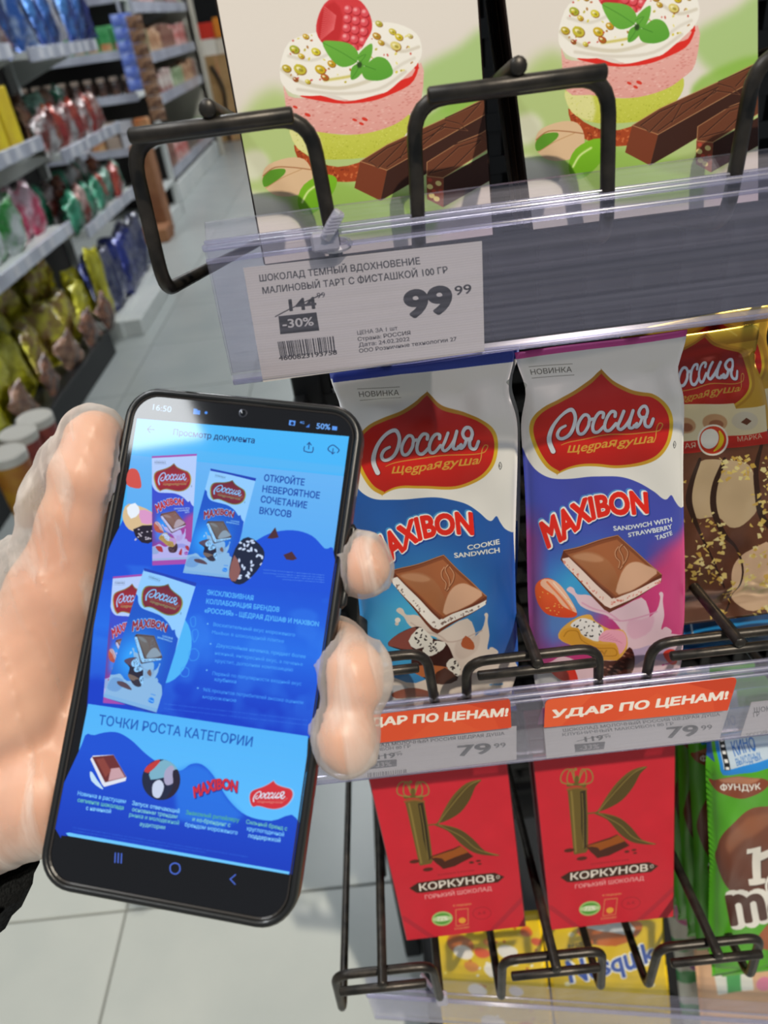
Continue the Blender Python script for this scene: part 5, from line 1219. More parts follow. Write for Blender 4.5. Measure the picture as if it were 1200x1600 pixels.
# ------------------------------------------------------------------ labels in the price rails
def card(name, Q, R, m, label, cat, group=None, off=.0012, th=.0003, rnd=0, paper=None):
    """flat card lying along the tilted face of a rail, its corners measured in the photograph (tl tr br bl)"""
    K = [at_rail(x, y, R, off) for x, y in Q]
    P = [(0, 0), (1, 0), (1, 1), (0, 1)]
    if rnd:
        out = [P[0], P[1]]; rx, ry = rnd / np.linalg.norm(K[1] - K[0]), rnd / np.linalg.norm(K[0] - K[3])
        for cx, sx in ((1, -1), (0, 1)):
            c = [(1, 1 - ry), (1, 1), (1 - rx, 1)] if cx else [(rx, 1), (0, 1), (0, 1 - ry)]
            for i in range(6):
                t = i / 5; out.append(tuple((1 - t) ** 2 * np.array(c[0]) + 2 * t * (1 - t) * np.array(c[1]) + t * t * np.array(c[2])))
        P = out
    n = len(P); W = [(K[3] * (1 - u) + K[2] * u) * (1 - v) + (K[0] * (1 - u) + K[1] * u) * v for u, v in P]
    V = W + [w + np.array([0, th, 0]) for w in W]
    Fc = [tuple(range(n)), tuple(range(2 * n - 1, n - 1, -1))] + [((i + 1) % n, i, i + n, (i + 1) % n + n) for i in range(n)]
    o = mesh_obj(name, V, Fc, None, None, uv=P * 2, mats=[m, paper or M['paper']], fm=[0] + [1] * (n + 1))
    return tag(o, label, cat, group)
card('price_label', L1, R1, print_mat('label_99_print', art_l1, .7), 'white price label reading 99 99 in the top rail', 'price label')
gl = 'price labels in the second rail'
card('price_label', L2, R2, print_mat('label_79_left', art_l2, .7), 'white price label under the left orange topper, beside the fingertips', 'price label', gl)
card('price_label', L3, R2, print_mat('label_79_right', art_l3, .7), 'white price label under the right orange topper', 'price label', gl)
card('price_label', L4, R2, print_mat('label_edge', art_l4, .7), 'white price label cut off by the right edge of the photo', 'price label', gl)
M['orange'] = mat('topper_back', 'D9532C', .5)
go = 'orange promotion toppers on the second rail'
card('promotion_topper', T1, R2, print_mat('topper_left', art_t1, .42), 'orange topper partly behind the fingertips, under the cookie chocolate', 'promotion card', go, off=-.0016, rnd=.003, paper=M['orange'])
card('promotion_topper', T2, R2, print_mat('topper_right', art_t2, .42), 'complete orange topper under the strawberry chocolate', 'promotion card', go, off=-.0016, rnd=.003, paper=M['orange'])
# ------------------------------------------------------------------ the phone (rigid frame measured in camera axes)
def rrect(inset, r, n=8):
    out = []
    for cx, cy, a0 in ((PW - r, r, -90), (PW - r, PH_ - r, 0), (r, PH_ - r, 90), (r, r, 180)):
        rr = max(r - inset, .0005)
        for k in range(n + 1):
            a = math.radians(a0 + 90 * k / n); out.append((cx + rr * math.cos(a), cy + rr * math.sin(a)))
    return out
M['case'] = mat('black_case', '101010', .34, spec=.5, Coat_Weight=.3)
M['case_edge'] = mat('case_edge', '2A2624', .3)
phone = thing('smartphone', tuple(ph(PW / 2, PH_, -.004)), 'black smartphone in a glossy black case, its lit blue screen facing the viewer', 'smartphone')
def shell(name, prof, m, close0=False, close1=True, R=.0105):
    rings = [rrect(i, R) for i, _ in prof]; k = len(rings[0]); V = []; Fc = []
    for (ins, d), rg in zip(prof, rings): V += [ph(u, v, d) for u, v in rg]
    for s in range(len(prof) - 1):
        for i in range(k):
            a = s * k + i; b = s * k + (i + 1) % k; Fc.append((a, a + k, b + k, b))
    if close0: Fc.append(tuple(range(k)))
    if close1: Fc.append(tuple(range((len(prof) - 1) * k, len(prof) * k))[::-1])
    return mesh_obj(name, V, Fc, m, phone, smooth=True)
shell('case', [(.0026, -.0010), (.0022, .0002), (.0014, .0005), (.0006, .0001), (.0001, -.0010), (0, -.0030), (.0001, -.0062), (.0008, -.0082), (.0026, -.0094), (.005, -.0096)], M['case'])
# inner bezel ring, slightly lighter than the case
V = []; Fc = []; rg0 = rrect(.0030, .0105); rg1 = rrect(.0025, .0105); k = len(rg0)
V = [ph(u, v, -.0004) for u, v in rg0] + [ph(u, v, -.0001) for u, v in rg1]
Fc = [(i, (i + 1) % k, (i + 1) % k + k, i + k) for i in range(k)]
mesh_obj('bezel', V, Fc, M['case_edge'], phone)
# glass face with the picture
SCR = dict(u0=.0026, u1=PW - .0026, v0=.0026, v1=PH_ - .0026)
rg = rrect(.0026, .0105)
V = [ph(u, v, -.0006) for u, v in rg] + [ph(u, v, -.0010) for u, v in rg]; k = len(rg)
uv = [((u - SCR['u0']) / (SCR['u1'] - SCR['u0']), 1 - (v - SCR['v0']) / (SCR['v1'] - SCR['v0'])) for u, v in rg] * 2
m_scr = print_mat('screen_picture', art_screen, .06, emit=1.0, spec=.5)
N, L, b = nodes(m_scr)
for l in list(b.inputs['Base Color'].links): L.remove(l)
b.inputs['Base Color'].default_value = (.004, .004, .005, 1)
mesh_obj('screen', V, [tuple(range(k)), tuple(range(2 * k - 1, k - 1, -1))] + [(i, (i + 1) % k, (i + 1) % k + k, i + k) for i in range(k)], m_scr, phone, uv=uv)
def disc(name, u, v, r, n0, m, th=.0004, seg=24, parent=phone):
    V = [ph(u + r * math.cos(a), v + r * math.sin(a), n0) for a in np.linspace(0, 2 * math.pi, seg, endpoint=False)] + [ph(u, v, n0 + th * .6)]
    return mesh_obj(name, V, [(i, (i + 1) % seg, seg) for i in range(seg)], m, parent, smooth=True)
def uv_of(x, y):
    r = np.array([(x - 600) / F, (800 - y) / F, 1.]); A = np.array([EX, EY, -r]).T; s = np.linalg.solve(A, -_o); return s[0], s[1]
u, v = uv_of(379, 645)
lens = disc('front_camera', u, v, .0014, -.00045, mat('camera_ring', '3A3C44', .2, metal=.6))
disc('lens_glass', u, v, .0009, -.0003, mat('lens_glass', '05060C', .05), parent=lens)
V = [ph(PW * .5 + a * .007, .00225 + b_ * .00022, -.0003) for a in (-1, 1) for b_ in (-1, 1)]
mesh_obj('earpiece', V, [(0, 1, 3, 2)], mat('earpiece_slot', '2A2A2C', .5), phone)
for k, (v0, v1) in enumerate(((.036, .048), (.052, .060))):
    P = [ph(PW - .0002, v0, -.0045), ph(PW + .0006, v0 + .0008, -.0045), ph(PW + .0006, v1 - .0008, -.0045), ph(PW - .0002, v1, -.0045)]
    V, Fc = tube_vf(P, .0011, 8); mesh_obj('side_button', V, Fc, M['case'], phone, smooth=True)
# ------------------------------------------------------------------ the hand in its clear glove
def surf_net(fn, lo, hi, h):
    """naive surface nets over a signed distance function given on a grid"""
    n = [int((b - a) / h) + 2 for a, b in zip(lo, hi)]
    ax = [lo[i] + h * np.arange(n[i]) for i in range(3)]
    P = np.stack(np.meshgrid(*ax, indexing='ij'), -1)
    D = fn(P); S = D < 0
    c = [slice(0, -1), slice(1, None)]
    cnt = np.zeros([k - 1 for k in n]); acc = np.zeros([k - 1 for k in n] + [3])
    offs = [(i, j, k) for i in (0, 1) for j in (0, 1) for k in (0, 1)]
    for a in offs:
        for ax_ in range(3):
            if a[ax_]: continue
            b = list(a); b[ax_] = 1
            da = D[c[a[0]], c[a[1]], c[a[2]]]; db = D[c[b[0]], c[b[1]], c[b[2]]]
            m = (da < 0) != (db < 0); t = np.where(m, da / np.where(m, da - db, 1), 0)
            cnt += m
            for q in range(3): acc[..., q] += m * (a[q] + (t if q == ax_ else 0))
    act = cnt > 0; idx = -np.ones(act.shape, int); idx[act] = np.arange(act.sum())
    ijk = np.argwhere(act); V = (acc[act] / cnt[act][:, None] + ijk) * h + np.array(lo)
    Fc = []
    for ax_ in range(3):
        o = [i for i in range(3) if i != ax_]
        s0 = [slice(None)] * 3; s1 = [slice(None)] * 3; s0[ax_] = slice(0, -1); s1[ax_] = slice(1, None)
        for q in o: s0[q] = s1[q] = slice(1, -1)
        m = S[tuple(s0)] != S[tuple(s1)]; e = np.argwhere(m); sgn = S[tuple(s0)][m]
        for q in o: e[:, q] += 1
        def cell(d0, d1):
            g = e.copy(); g[:, o[0]] -= d0; g[:, o[1]] -= d1; return idx[g[:, 0], g[:, 1], g[:, 2]]
        q = np.stack([cell(1, 1), cell(0, 1), cell(0, 0), cell(1, 0)], 1)
        fl = sgn if ax_ != 1 else ~sgn
        q = np.where(fl[:, None], q, q[:, ::-1]); Fc.append(q)
    return V, np.concatenate(Fc)
def C(x, y, dd):
    """camera-axes point of photo pixel (x, y), dd metres beyond the phone's face plane"""
    r = np.array([(x - 600) / F, (800 - y) / F, 1.]); d = (_o @ EN) / (r @ EN) + dd
    return r * d
CH = {   # joint chains: (x, y, metres behind the phone face, radius)
    'thumb': [(148, 688, .002, .0092), (138, 745, .003, .0108), (120, 815, .006, .0106), (90, 930, .012, .0150), (30, 1090, .020, .0225), (-60, 1200, .030, .026)],
    'index': [(412, 700, .0185, .0076), (380, 760, .0195, .0083), (340, 850, .021, .0092), (290, 950, .024, .0115), (170, 1100, .028, .016)],
    'middle': [(568, 868, .0050, .0062), (569, 888, .0050, .0066), (550, 880, .012, .0074), (470, 892, .0190, .0086), (300, 990, .024, .0118), (160, 1140, .028, .017)],
    'ring': [(552, 1080, .0030, .0080), (551, 1052, .0035, .0083), (525, 1015, .012, .0080), (440, 1040, .0185, .0088), (290, 1080, .024, .0118), (140, 1180, .028, .018)],
    'little': [(542, 1168, .0025, .0072), (540, 1148, .0025, .0078), (502, 1128, .011, .0078), (430, 1120, .0180, .0082), (280, 1150, .023, .0115), (130, 1230, .028, .018)],
    'heel': [(75, 1232, .020, .0190), (-40, 1240, .028, .025), (-160, 1290, .036, .028), (-300, 1350, .050, .027)],
    'palm': [(140, 1130, .027, .016), (40, 1180, .029, .021)],
}
def caps_sdf(P, chains, k, grow=0., gr=None):
    d = None
    for nm, ch in chains.items():
        for a, b in zip(ch, ch[1:]):
            A, B = C(*a[:3]), C(*b[:3]); ra, rb = a[3], b[3]
            ba = B - A; t = np.clip(((P - A) @ ba) / (ba @ ba), 0, 1); r = ra + (rb - ra) * t + grow
            e = np.linalg.norm(P - A - t[..., None] * ba, axis=-1) - r
            if d is None: d = e
            else:
                h = np.clip(.5 + .5 * (d - e) / k, 0, 1); d = d * (1 - h) + e * h - k * h * (1 - h)
    return d
def phone_sdf(P, pad):
    q = P - _o; u = q @ EX; v = q @ EY; n = q @ EN
    c = np.stack([np.abs(u - PW / 2) - PW / 2 + .002, np.abs(v - PH_ / 2) - PH_ / 2 + .002, np.abs(n + .0046) - .0052 + .002], -1)
    return np.linalg.norm(np.maximum(c, 0), axis=-1) + np.minimum(c.max(-1), 0) - .002 - pad
def hand_fn(P):
    d = caps_sdf(P, CH, .0042)
    x, y = P[..., 0], P[..., 1]
    d = d + .00022 * np.sin(y * 500 + 2 * np.sin(x * 200))
    return np.maximum(d, -phone_sdf(P, .0013))
GCH = {n_: [(x, y, d_, r_ + .0003) for x, y, d_, r_ in c_] for n_, c_ in CH.items()}
GCH['thumb'] = [(146, 684, .002, .0098), (134, 745, .003, .0118), (112, 800, .006, .0132), (84, 925, .012, .0158), (26, 1090, .020, .0230), (-60, 1200, .030, .0265)]
GCH['bag'] = [(98, 722, .006, .0066), (88, 780, .007, .0088), (98, 830, .008, .0068)]
GCH['web'] = [(60, 860, .012, .0058), (30, 900, .014, .0115), (10, 960, .016, .0135)]
GCH['ring'] = [(551, 1078, .0030, .0084), (550, 1050, .0035, .0089), (522, 1015, .012, .0084), (440, 1040, .0185, .0092), (290, 1080, .024, .0121), (140, 1180, .028, .0183)]
GCH['tip'] = [(574, 1040, .0045, .0048), (571, 1072, .0040, .0056)]
GCH['little'] = [(541, 1167, .0025, .0077), (539, 1147, .0025, .0082), (500, 1126, .011, .0082), (430, 1120, .018, .0086), (280, 1150, .023, .0118), (130, 1230, .028, .0183)]
def glove_fn(P):
    d = caps_sdf(P, GCH, .0044, .0010)
    x, y, z = P[..., 0], P[..., 1], P[..., 2]
    a = x * .93 + y * .36                                        # folds run roughly along the thumb
    amp = .5 + .5 * np.sin(x * 47 + 1.3 * np.sin(y * 31) + 9 * z); amp2 = .5 + .5 * np.sin(x * 61 - y * 43 + 2)
    w1 = np.abs(np.sin(a * 330 + 1.6 * np.sin(y * 42) + 30 * z)); w2 = np.abs(np.sin((x * .80 - y * .60) * 300 + 2.0 * np.sin(x * 80 + y * 36)))
    d = d - .0011 * (1 - w1) ** 6 * amp - .0008 * (1 - w2) ** 7 * amp2
    return np.maximum(d, -phone_sdf(P, .0003))
def skin():
    m = mat('skin', 'D8AC90', .7, spec=.15); N, L, b = nodes(m)
    b.inputs['Subsurface Weight'].default_value = .15; b.inputs['Subsurface Radius'].default_value = (.006, .002, .001); b.inputs['Subsurface Scale'].default_value = .6
    mottled(m, 'CC9478', 'DFAE92', 34, 4, .3, .7)
    return bumpy(m, 300, .12, .0004, 6)
M['skin'] = skin()
def film():
    m = bpy.data.materials.new('glove_film'); m.use_nodes = True; N, L = m.node_tree.nodes, m.node_tree.links
    for n in list(N):
        if n.type != 'OUTPUT_MATERIAL': N.remove(n)
    out = N['Material Output']; tr = N.new('ShaderNodeBsdfTransparent'); tr.inputs[0].default_value = (.97, .95, .93, 1)
    df = N.new('ShaderNodeBsdfDiffuse'); df.inputs[0].default_value = (.88, .83, .78, 1)
    tl = N.new('ShaderNodeBsdfTranslucent'); tl.inputs[0].default_value = (.86, .83, .78, 1)
    gl = N.new('ShaderNodeBsdfGlossy'); gl.inputs['Roughness'].default_value = .42
    lw = N.new('ShaderNodeLayerWeight'); lw.inputs[0].default_value = .42
    tc = N.new('ShaderNodeTexCoord'); ns = N.new('ShaderNodeTexNoise'); ns.inputs['Scale'].default_value = 95; ns.inputs['Detail'].default_value = 5
    mp = N.new('ShaderNodeMapping'); mp.inputs['Scale'].default_value = (2.2, 1, .5); L.new(tc.outputs['Object'], mp.inputs[0]); L.new(mp.outputs[0], ns.inputs['Vector'])
    bp = N.new('ShaderNodeBump'); bp.inputs['Strength'].default_value = .28; bp.inputs['Distance'].default_value = .001
    L.new(ns.outputs[0], bp.inputs['Height'])
    for s in (df, gl): L.new(bp.outputs[0], s.inputs['Normal'])
    d2 = N.new('ShaderNodeMixShader'); d2.inputs[0].default_value = .35; L.new(df.outputs[0], d2.inputs[1]); L.new(tl.outputs[0], d2.inputs[2])
    st = N.new('ShaderNodeTexNoise'); st.inputs['Scale'].default_value = 30; st.inputs['Detail'].default_value = 6; st.inputs['Distortion'].default_value = 1.2
    mp2 = N.new('ShaderNodeMapping'); mp2.inputs['Scale'].default_value = (3.2, 1.0, .7); mp2.inputs['Rotation'].default_value = (0, .3, .2); L.new(tc.outputs['Object'], mp2.inputs[0]); L.new(mp2.outputs[0], st.inputs['Vector'])
    sr = N.new('ShaderNodeMapRange'); sr.inputs['From Min'].default_value = .50; sr.inputs['From Max'].default_value = .68; sr.inputs['To Max'].default_value = .38; L.new(st.outputs[0], sr.inputs['Value'])
    mr = N.new('ShaderNodeMapRange'); mr.inputs['To Min'].default_value = .13; mr.inputs['To Max'].default_value = .66
    L.new(lw.outputs['Facing'], mr.inputs['Value'])
    ad = N.new('ShaderNodeMath'); ad.operation = 'ADD'; ad.use_clamp = True; L.new(mr.outputs[0], ad.inputs[0]); L.new(sr.outputs[0], ad.inputs[1])
    a = N.new('ShaderNodeMixShader'); L.new(ad.outputs[0], a.inputs[0]); L.new(tr.outputs[0], a.inputs[1]); L.new(d2.outputs[0], a.inputs[2])
    b = N.new('ShaderNodeMixShader'); b.inputs[0].default_value = .035; L.new(a.outputs[0], b.inputs[1]); L.new(gl.outputs[0], b.inputs[2]); L.new(b.outputs[0], out.inputs[0])
    return m
M['film'] = film()
lo, hi = [-.240, -.165, .195], [.006, .045, .320]
person = None
V, Fc = surf_net(hand_fn, lo, hi, .0014)
Vw = cam2world(V)
person = mesh_obj('person', Vw, Fc, M['skin'], None, smooth=True)
tag(person, 'left hand in a clear plastic glove holding the smartphone, dark knit cuff at the wrist', 'person')
V, Fc = surf_net(glove_fn, lo, hi, .00125)
tag(mesh_obj('glove', cam2world(V), Fc, M['film'], person, smooth=True), 'thin clear plastic glove, wrinkled over the thumb')
# dark knit cuff round the wrist
M['knit'] = bumpy(mottled(mat('dark_knit', '1E2022', .95, spec=.1), '141618', '2C2E30', 900, 3), 1200, .8, .0008)
V = []; nr, ns_ = 14, 40
A, B = C(-42, 1306, .030), C(-430, 1570, .075)
dr = (B - A) / np.linalg.norm(B - A); e1 = np.cross(dr, [0, 0, 1.]); e1 /= np.linalg.norm(e1); e2 = np.cross(dr, e1)
for i in range(nr):
    t = i / (nr - 1); p = A + (B - A) * t; r = [.026, .0305, .0325][min(i, 2)] + .003 * t + .0006 * math.sin(i * 2.1)
    for k in range(ns_):
        a = 2 * math.pi * k / ns_; rr = r + .0006 * math.cos(20 * a); V.append(p + e1 * rr * math.cos(a) * 1.0 + e2 * rr * math.sin(a) * .92)
for r in (.029,):
    pass
Fc = [(i * ns_ + k, i * ns_ + (k + 1) % ns_, (i + 1) * ns_ + (k + 1) % ns_, (i + 1) * ns_ + k) for i in range(nr - 1) for k in range(ns_)]
mesh_obj('sleeve_cuff', cam2world(np.array(V)), Fc, M['knit'], person, smooth=True)
# ------------------------------------------------------------------ the aisle on the left
R_ = random.Random(5)
def foil(name, c1, c2, scale=9, rough=.20, metal=.35):
    m = mat(name, c1, rough, metal=metal, Coat_Weight=.7, Coat_Roughness=.08); mottled(m, c1, c2, scale, 4, .42, .58); bumpy(m, 22, 1.0, .02, 3)
    return m
FO = {
    'yellow': [foil('yellow_bag_%d' % i, a, b, 14) for i, (a, b) in enumerate([('B8B014', 'E6DC3A'), ('A6A010', 'D8CE28'), ('C8BE20', '8A6A30'), ('D8D02C', 'B0A818')])],
    'blue': [foil('blue_bag_%d' % i, a, b, 9) for i, (a, b) in enumerate([('1C3C8C', '4C86CC'), ('16306E', '3A6CB4'), ('24529C', 'A8B8CC')])],
    'navy': [foil('navy_bag_%d' % i, a, b, 9) for i, (a, b) in enumerate([('0C1A5A', '1A2C84'), ('101E56', '6A6A7C')])],
    'green': [foil('green_bag_%d' % i, a, b, 10) for i, (a, b) in enumerate([('1E7A30', 'C6D2CC'), ('D0D6D6', '2E8A38')])],
    'pink': [foil('pink_bag_%d' % i, a, b, 10) for i, (a, b) in enumerate([('C03058', 'D8B8C4'), ('B8244C', 'E05A6A')])],
    'red': [foil('red_bag_%d' % i, a, b, 12) for i, (a, b) in enumerate([('8E2420', 'B4442C'), ('9A4A1C', '5A1C16'), ('7A2A1C', 'C8A8A0')])],
    'teal': [foil('teal_bag_%d' % i, a, b, 12) for i, (a, b) in enumerate([('1C6A4A', '3A9A78'), ('185A42', '8AB8A4')])],
    'silver': [foil('silver_bag_%d' % i, a, b, 12) for i, (a, b) in enumerate([('A8A4A4', '7A3A34'), ('B8B4B8', 'D0CCC8')])],
    'brown': [foil('brown_bag_%d' % i, a, b, 16) for i, (a, b) in enumerate([('6A4634', '9A7258'), ('4A2C22', '8A5A40')])],
}
def bag_mesh(seed, w=.17, h=.26, t=.06, nu=9, nv=11):
    rng = np.random.RandomState(seed); ph_ = rng.rand(8) * 6.28; V = []
    for side in (0, 1):
        for j in range(nv):
            v = j / (nv - 1)
            for i in range(nu):
                u = i / (nu - 1); s = 2 * u - 1; q = 2 * v - 1
                d = t / 2 * (max(0, 1 - abs(s) ** 3) ** .6) * (max(0, 1 - abs(q) ** 4) ** .6)
                d *= 1 + .30 * math.sin(u * 9 + ph_[0] + side) * math.sin(v * 8 + ph_[1]) + .15 * math.sin(u * 17 + ph_[2] + v * 15)
                x = s * w / 2 * (1 - .08 * (1 - abs(q)) + .04 * math.sin(v * 12 + ph_[3])); z = v * h + .008 * math.sin(u * 8 + ph_[4]) * abs(q)
                y = (-d if side == 0 else d) + (.012 * math.sin(u * 7 + ph_[5]) if abs(q) > .99 else 0)
                V.append((x, y, z))
    n = nu * nv
    Fc = grid_faces(nu, nv) + [tuple(a + n for a in f) for f in grid_faces(nu, nv, True)]
    for j in range(nv - 1):
        a = j * nu; Fc.append((a, a + nu, a + nu + n, a + n)); a += nu - 1; Fc.append((a + nu, a, a + n, a + n + nu))
    for i in range(nu - 1):
        Fc.append((i + 1, i, i + n, i + 1 + n)); a = (nv - 1) * nu + i; Fc.append((a, a + 1, a + 1 + n, a + n))
    me = bpy.data.meshes.new('snack_bag'); me.from_pydata(V, [], Fc); me.polygons.foreach_set('use_smooth', [True] * len(me.polygons)); return me
BAGS = [bag_mesh(s) for s in range(5)]
_bm = {}
def bag(loc, rot, kind, label, group, scale=(1, 1, 1), name='snack_bag'):
    i = R_.randrange(5); j = R_.randrange(len(FO[kind])); key = (i, kind, j)
    if key not in _bm:
        me = BAGS[i].copy(); me.materials.append(FO[kind][j]); _bm[key] = me
    o = bpy.data.objects.new(name, _bm[key]); o.location = loc; o.rotation_euler = rot; o.scale = scale; COL.objects.link(o)
    return tag(o, label, 'snack bag', group)
ORD = ['nearest', 'second', 'third', 'fourth', 'fifth', 'sixth', 'seventh', 'eighth', 'ninth', 'tenth', 'eleventh', 'twelfth', 'thirteenth', 'fourteenth']
M['rail_bg'] = mottled(mat('shelf_rail', 'B4B6C2', .3, Coat_Weight=.5), '9A9CAA', 'BCC0CC', 4)
M['tag_bg'] = mat('small_price_tag', 'C4C4CA', .7)
XF = -1.40
M['dark_back'] = mat('shaded_back_board', '3A3634', .8)  # shade of the shelf interior put into the board colour
def gondola(name, y0, y1, xf, xb, zs, label, base=.12, rail_h=.055, posts=True, back=True, base_m=None, tags=True):
    t = thing(name, ((xf + xb) / 2, (y0 + y1) / 2, 0), label, 'shelving unit')
    for z in zs:
        s = box('shelf_board', xb, xf - .015, y0, y1, z - .03, z, M['white_metal'], t, b=.003)
        r = box('rail', xf - .014, xf, y0, y1, z - rail_h + .012, z + .014, M['rail_bg'], t, b=.002)
        if tags:
            k = y0 + .12
            while k < y1 - .06: box('tag', xf, xf + .0015, k, k + .055, z - rail_h + .018, z + .008, M['tag_bg'], r); k += R_.choice((.13, .17, .22))
    box('base_board', xb, xf + .01, y0, y1, .0, base, base_m or M['darkmetal'], t, b=.004)
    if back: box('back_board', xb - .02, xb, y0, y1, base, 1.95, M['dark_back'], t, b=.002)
    if posts:
        for y in (y0, y1 - .03): box('upright', xb, xb + .05, y, y + .03, base, 1.95, M['white_metal'], t, b=.002)
        for z in zs:
            for y in (y0 + .002, y1 - .014):
                V = [(xb + .04, y, z - .03), (xf - .1, y, z - .03), (xb + .04, y, z - .17)]; V = V + [(a, b_ + .012, c) for a, b_, c in V]
                mesh_obj('bracket', V, [(0, 1, 2), (5, 4, 3), (0, 3, 4, 1), (1, 4, 5, 2), (2, 5, 3, 0)], M['white_metal'], t)
    return t
gondola('snack_shelf', 1.2, 3.73, XF, -1.95, [.655, 1.02, 1.37], 'nearest white snack shelf on the left with black base and grey price rails', base=.13)
gondola('snack_shelf', 3.92, 5.0, XF, -1.95, [.58, .93, 1.345], 'second white snack shelf on the left, just beyond the black-based one', base=.10, base_m=M['white_metal'])
g2 = bpy.data.objects['snack_shelf.001']
box('kick_guard', -1.40, -1.29, 3.95, 4.75, .0, .09, M['white_metal'], g2, b=.004)
# yellow bags, two layers on the low deck
for k in range(10):
    y = 2.15 + k * .20
    bag((-1.52 + R_.uniform(-.02, .02), y, .13), (R_.uniform(-.2, .2), R_.uniform(-.25, -.05), 1.57 + R_.uniform(-.5, .5)), 'yellow', 'crinkled yellow bag, front row of the low deck, %s from the camera' % ORD[k], 'yellow bags on the low deck', (1.15, 1.5, 1.05))
for k in range(9):
    y = 2.2 + k * .20
    bag((-1.66, y, .26 + R_.uniform(0, .06)), (R_.uniform(-.2, .3), R_.uniform(-.5, -.2), 1.57 + R_.uniform(-.6, .6)), 'yellow', 'crinkled yellow bag, back row of the low deck, %s from the camera' % ORD[k], 'yellow bags on the low deck', (1.1, 1.4, 1.0))
for k in range(9):
    y = 2.1 + k * .20
    bag((-1.74, y, .36 + R_.uniform(0, .05)), (R_.uniform(-.3, .3), R_.uniform(-.5, -.1), 1.57 + R_.uniform(-.6, .6)), 'yellow', 'crinkled yellow bag on top of the low deck pile, %s from the camera' % ORD[k], 'yellow bags on the low deck', (1.1, 1.4, .9))
bag((-1.45, 3.97, .12), (.1, -.1, 1.2), 'yellow', 'bright yellow green bag standing at the far end of the low deck', 'yellow bags on the low deck', (.6, 1.1, 1.45))
for k in range(5):
    bag((-1.445 + .012 * k, 2.75 + k * .27, .128), (0, R_.uniform(-.5, -.2), 1.4 + R_.uniform(-.3, .3)), 'brown', 'brown snack bag at the low deck edge before the yellow ones, %s along' % ORD[k], 'brown bags on the low deck', (.9, .8, .62))
# snack tubes with white lids
M['lid'] = mat('white_lid', 'D8D2C8', .4); M['tube_y'] = mottled(mat('amber_tube', 'C08A20', .4), 'C8922A', 'A85A28', 12); M['tube_r'] = mottled(mat('red_tube', 'A84434', .4), 'B0503C', '8A3430', 12)
def lathe_vf(prof, c, seg=28):
    V = []; Fc = []
    for r, z in prof: V += [(c[0] + r * math.cos(2 * math.pi * k / seg), c[1] + r * math.sin(2 * math.pi * k / seg), c[2] + z) for k in range(seg)]
    for i in range(len(prof) - 1):
        for k in range(seg): a = i * seg + k; b = i * seg + (k + 1) % seg; Fc.append((a, b, b + seg, a + seg))
    Fc.append(tuple(range(seg))[::-1]); Fc.append(tuple(range((len(prof) - 1) * seg, len(prof) * seg)))
    return V, Fc
for k, (x, y, mm, lb) in enumerate([(52, 650, 'tube_r', 'farthest, orange red snack tube with white lid below the yellow bags'), (26, 674, 'tube_r', 'middle red snack tube with white lid below the yellow bags'), (8, 706, 'tube_y', 'nearest, amber snack tube with white lid at the left photo edge')]):
    p = at_z(x, y, .40); h = .24
    t = thing('snack_tube', (p[0], p[1], p[2] - h), lb, 'snack tube', 'snack tubes with white lids')
    V, Fc = lathe_vf([(.052, 0), (.054, .006), (.054, h - .03)], (p[0], p[1], p[2] - h)); mesh_obj('can_body', V, Fc, M[mm], t, smooth=False)
    V, Fc = lathe_vf([(.056, h - .03), (.057, h - .004), (.053, h), (.045, h - .002)], (p[0], p[1], p[2] - h)); mesh_obj('lid', V, Fc, M['lid'], t, smooth=False)
p = at_z(30, 676, .16); tag(box('snack_carton', -1.72, -1.40, 1.75, 2.50, .1305, .158, mat('shelf_tray', '3A2A24', .7), b=.004), 'shallow dark tray carrying the snack tubes', 'tray')

def rowbags(y0, step, n, x, z, kinds, desc, group, sc=(1, 1, 1), tilt=-.25, hang=False):
    for k in range(n):
        kd = kinds[k % len(kinds)]
        bag((x + R_.uniform(-.02, .02), y0 + k * step, z + .001), (R_.uniform(-.1, .1), tilt + R_.uniform(-.1, .1), 1.57 + R_.uniform(-.35, .35)), kd,
            desc % (ORD[k], ), group, sc)
rowbags(2.35, .20, 3, -1.50, .655, ['green'], 'green and white snack bag on the nearest shelf over the yellow bags, %s', 'bags on the middle nearest shelf', (1.1, 1.2, .95))
rowbags(2.95, .17, 5, -1.50, .655, ['green', 'green', 'green', 'pink', 'pink'], 'striped snack bag farther along the shelf above the yellow bags, %s of five', 'bags on the middle nearest shelf', (1.0, 1.1, .85))
rowbags(3.98, .115, 9, -1.47, .58, ['teal', 'red', 'teal', 'red', 'teal', 'red'], 'green or red shiny bag, front of the second unit lower shelf, %s along', 'bags on the second unit lower shelf', (.9, 1.3, .68), -.35)
rowbags(4.0, .115, 9, -1.60, .60, ['teal', 'silver', 'red'], 'shiny bag, back row of the second unit lower shelf, %s along', 'bags on the second unit lower shelf', (.8, 1.2, .78), -.3)
rowbags(3.98, .12, 8, -1.47, .93, ['silver', 'red', 'red', 'silver', 'red'], 'red or silver shiny bag, front of the second unit middle shelf, %s along', 'bags on the second unit middle shelf', (.9, 1.2, .72), -.45)
rowbags(4.0, .13, 7, -1.62, .94, ['teal', 'brown', 'red'], 'dark shiny bag, back row of the second unit middle shelf, %s along', 'bags on the second unit middle shelf', (.9, 1.2, .9), -.3)
rowbags(4.02, .15, 7, -1.46, .10, ['navy'], 'dark blue snack bag on the second unit base, %s from this side', 'navy bags on the second unit base', (1.1, 1.5, 1.3), -.2)
rowbags(3.50, .145, 12, -1.47, 1.345, ['blue', 'blue', 'silver', 'blue', 'blue', 'navy'], 'blue snack bag on the topmost visible left shelf, %s from this side', 'blue bags on the upper left shelf', (1.1, 1.2, 1.15), -.3)
M['yb'] = mottled(mat('yellow_carton', 'D8C010', .45), 'E0C814', 'C8A81A', 6)
